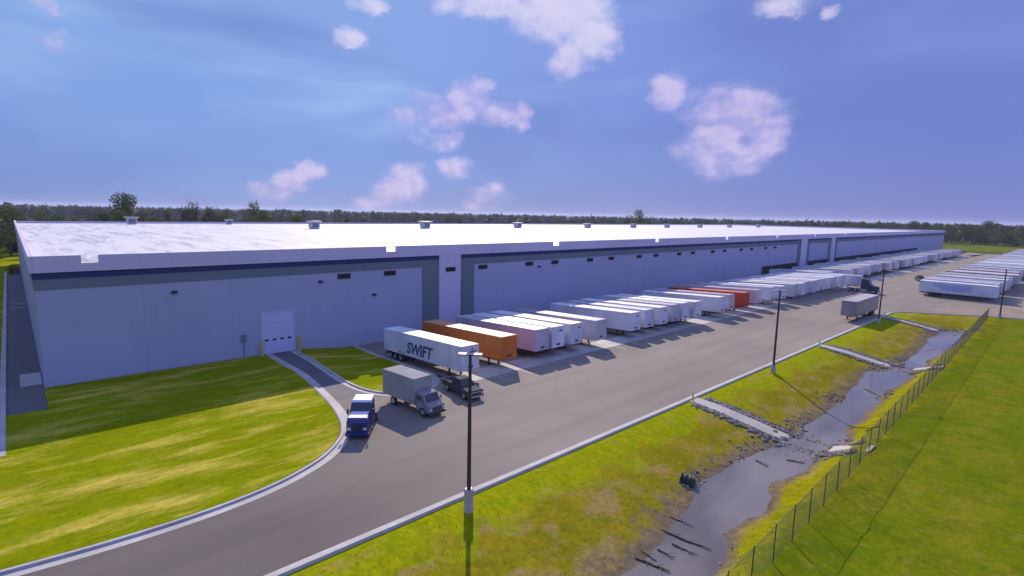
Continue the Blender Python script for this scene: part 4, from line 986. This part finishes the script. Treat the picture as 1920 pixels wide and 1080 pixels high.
def make_tree(seed, h, w, n, sz, m, base=.28, name='tree', bare=0):
    rng = np.random.default_rng(seed); rd = random.Random(seed)
    t = empty(name, (0, 0, 0)); V_, cl = crown_arrays(h, w, n, rng, sz, base)
    F_ = np.arange(len(V_)).reshape(-1, 3); np_mesh('crown', V_, F_, m, t)
    mb = MB(); px = Vector((0, 0, -.3)); r = .022*h
    for k in range(5):
        q = Vector((rd.uniform(-.02, .02)*h, rd.uniform(-.02, .02)*h, h*.16*(k+1))); mb.tube(px, q, r, r*.78, 8); px = q; r *= .78
    for (x_, y_, z_, _, _) in cl:
        s0 = Vector((0, 0, min(z_*.75, h*.7))); mb.tube(s0, (x_, y_, z_), .008*h, .003*h, 5)
        for q in range(2+bare):
            mb.tube((x_*.6, y_*.6, (s0.z+z_)/2), (x_+rd.uniform(-.12, .12)*w, y_+rd.uniform(-.12, .12)*w, z_+rd.uniform(.0, .12)*h), .004*h, .0012*h, 4)
    mb.build('trunk', BARK, t); return t
T = [make_tree(1, 17, 11, 2600, .30, LF[0]), make_tree(2, 15, 9, 1300, .24, LF[1], bare=3), make_tree(3, 14, 9, 2200, .28, LF[2]), make_tree(4, 18, 9, 1200, .24, LF[3], bare=3), make_tree(5, 13, 12, 2600, .30, LF[0], .15)]
bpy.context.view_layer.update()
for t in T: index_kids(t)
TG = 'trees standing at the front of the far woodland'
tused = set()
def plant(k, x, y, s_, lab, sz=None, group=TG):
    o = T[k] if k not in tused else copy_tree(T[k]); tused.add(k)
    o.location = (x, y, -.05); o.rotation_euler = (0, 0, random.uniform(0, 6.28)); s2 = s_*random.uniform(.9, 1.1); o.scale = (s2*(sz or 1), s2*(sz or 1), s_)
    tag(o, lab, 'tree', group); return o
plant(0, 38.5, 285, 1.48, 'tallest broad green tree above the left end of the warehouse roof', 1.0)
plant(2, 50, 276, .95, 'yellow-green tree leaning out right of the tallest tree behind the roof')
plant(2, 91, 290, 1.52, 'round yellow-green treetop above the roof left of the first pink cloud')
plant(2, 436, 293, 1.75, 'lone pale green round tree rising over the middle of the roof horizon', 1.5)
KL = ['green leafy tree in the wooded line behind the warehouse', 'thin grey-leaved tree in the wooded line behind the warehouse', 'yellow-green tree in the wooded line behind the warehouse', 'brownish half-bare tree in the wooded line behind the warehouse', 'low broad green tree in the wooded line behind the warehouse']
for i in range(95):
    x = -14+i*3.9+random.uniform(-2, 2) if i < 60 else 220+(i-60)*9+random.uniform(-4, 4)
    y = 268+random.uniform(0, 22); k = random.choices([0, 1, 2, 3, 4], [.2, .3, .12, .28, .1])[0]
    base_s = 1.22 if x < 90 else 1.0
    plant(k, x, y, base_s*random.uniform(.68, 1.0), KL[k])
KR = [a.replace('behind the warehouse', 'at the far right end of the yard') for a in KL]
for i in range(60):
    f = i/59; x = 640+random.uniform(-12, 40); y = 175-f*300
    k = random.choices([0, 1, 2, 3, 4], [.35, .25, .1, .15, .15])[0]
    plant(k, x, y, random.uniform(.95, 1.35), KR[k], 1.1)
plant(2, 560, 30, .9, 'bright yellow-green tree nearest behind the right parked row', 1.2)
for i, (x, y) in enumerate(((-6.5, 232), (-9, 240), (-4, 246))): plant((4, 2, 0)[i], x, y, (.55, .6, .75)[i], ('low bushy tree at the far left beside the side drive', 'yellow-green bushy tree at the far left edge', 'taller green tree at the far left edge behind the bushes')[i], 1.2)
# woodland behind as one mass
def woodland(name, label, n, place, mats, hrange, tri, sz):
    rng = np.random.default_rng(11); VV = []; MI = []
    rd = random.Random(5)
    for i in range(n):
        x, y, sc = place(rd); h = rd.uniform(*hrange)*sc; w = h*rd.uniform(.5, .8); v, _ = crown_arrays(h, w, tri, rng, sz*sc, .05, 6)
        v[:, 0] += x; v[:, 1] += y; VV.append(v); MI += [rd.choices([0, 1, 2, 3], [.25, .35, .08, .32])[0]]*tri
    VV = np.concatenate(VV); F_ = np.arange(len(VV)).reshape(-1, 3)
    return tag(np_mesh(name, VV, F_, mats, None, np.array(MI, dtype=np.int32)), label, None, None, 'stuff')
woodland('woodland', 'dense mixed woodland behind the warehouse', 700, lambda r: (-30+r.random()**1.3*760, 288+r.random()*60, 1.0), LF, (8.5, 13.5), 300, .75)
def pr_(r):
    f = r.random(); return (665+r.random()*150, 260-f*560, 1.0)
woodland('far_woodland', 'dense woodland closing the far right end of the yard', 520, pr_, LF, (12, 19), 260, 1.1)
def pf_(r):
    a = R(-8+r.random()*106); d = 900+r.random()*700; return (d*math.cos(a), d*math.sin(a), 1.25)
woodland('distant_woodland', 'distant dark woodland along the horizon', 1100, pf_, LF, (8.5, 12.5), 110, 2.2)
# ------------------------------------------------------------ haze
hb = MB(); hb.box(-13000, 13000, -13000, 13000, -4, 42)
hm = bpy.data.materials.new('haze'); hm.use_nodes = True; ht = hm.node_tree; ht.nodes.clear()
pv = ht.nodes.new('ShaderNodeVolumePrincipled'); pv.inputs['Color'].default_value = (0.66, 0.72, 1.0, 1); pv.inputs['Density'].default_value = 0.00010; pv.inputs['Anisotropy'].default_value = 0.2
ho = ht.nodes.new('ShaderNodeOutputMaterial'); ht.links.new(pv.outputs[0], ho.inputs['Volume'])
tag(hb.build('haze', hm), kind='stuff')
print('objects', len(bpy.data.objects))
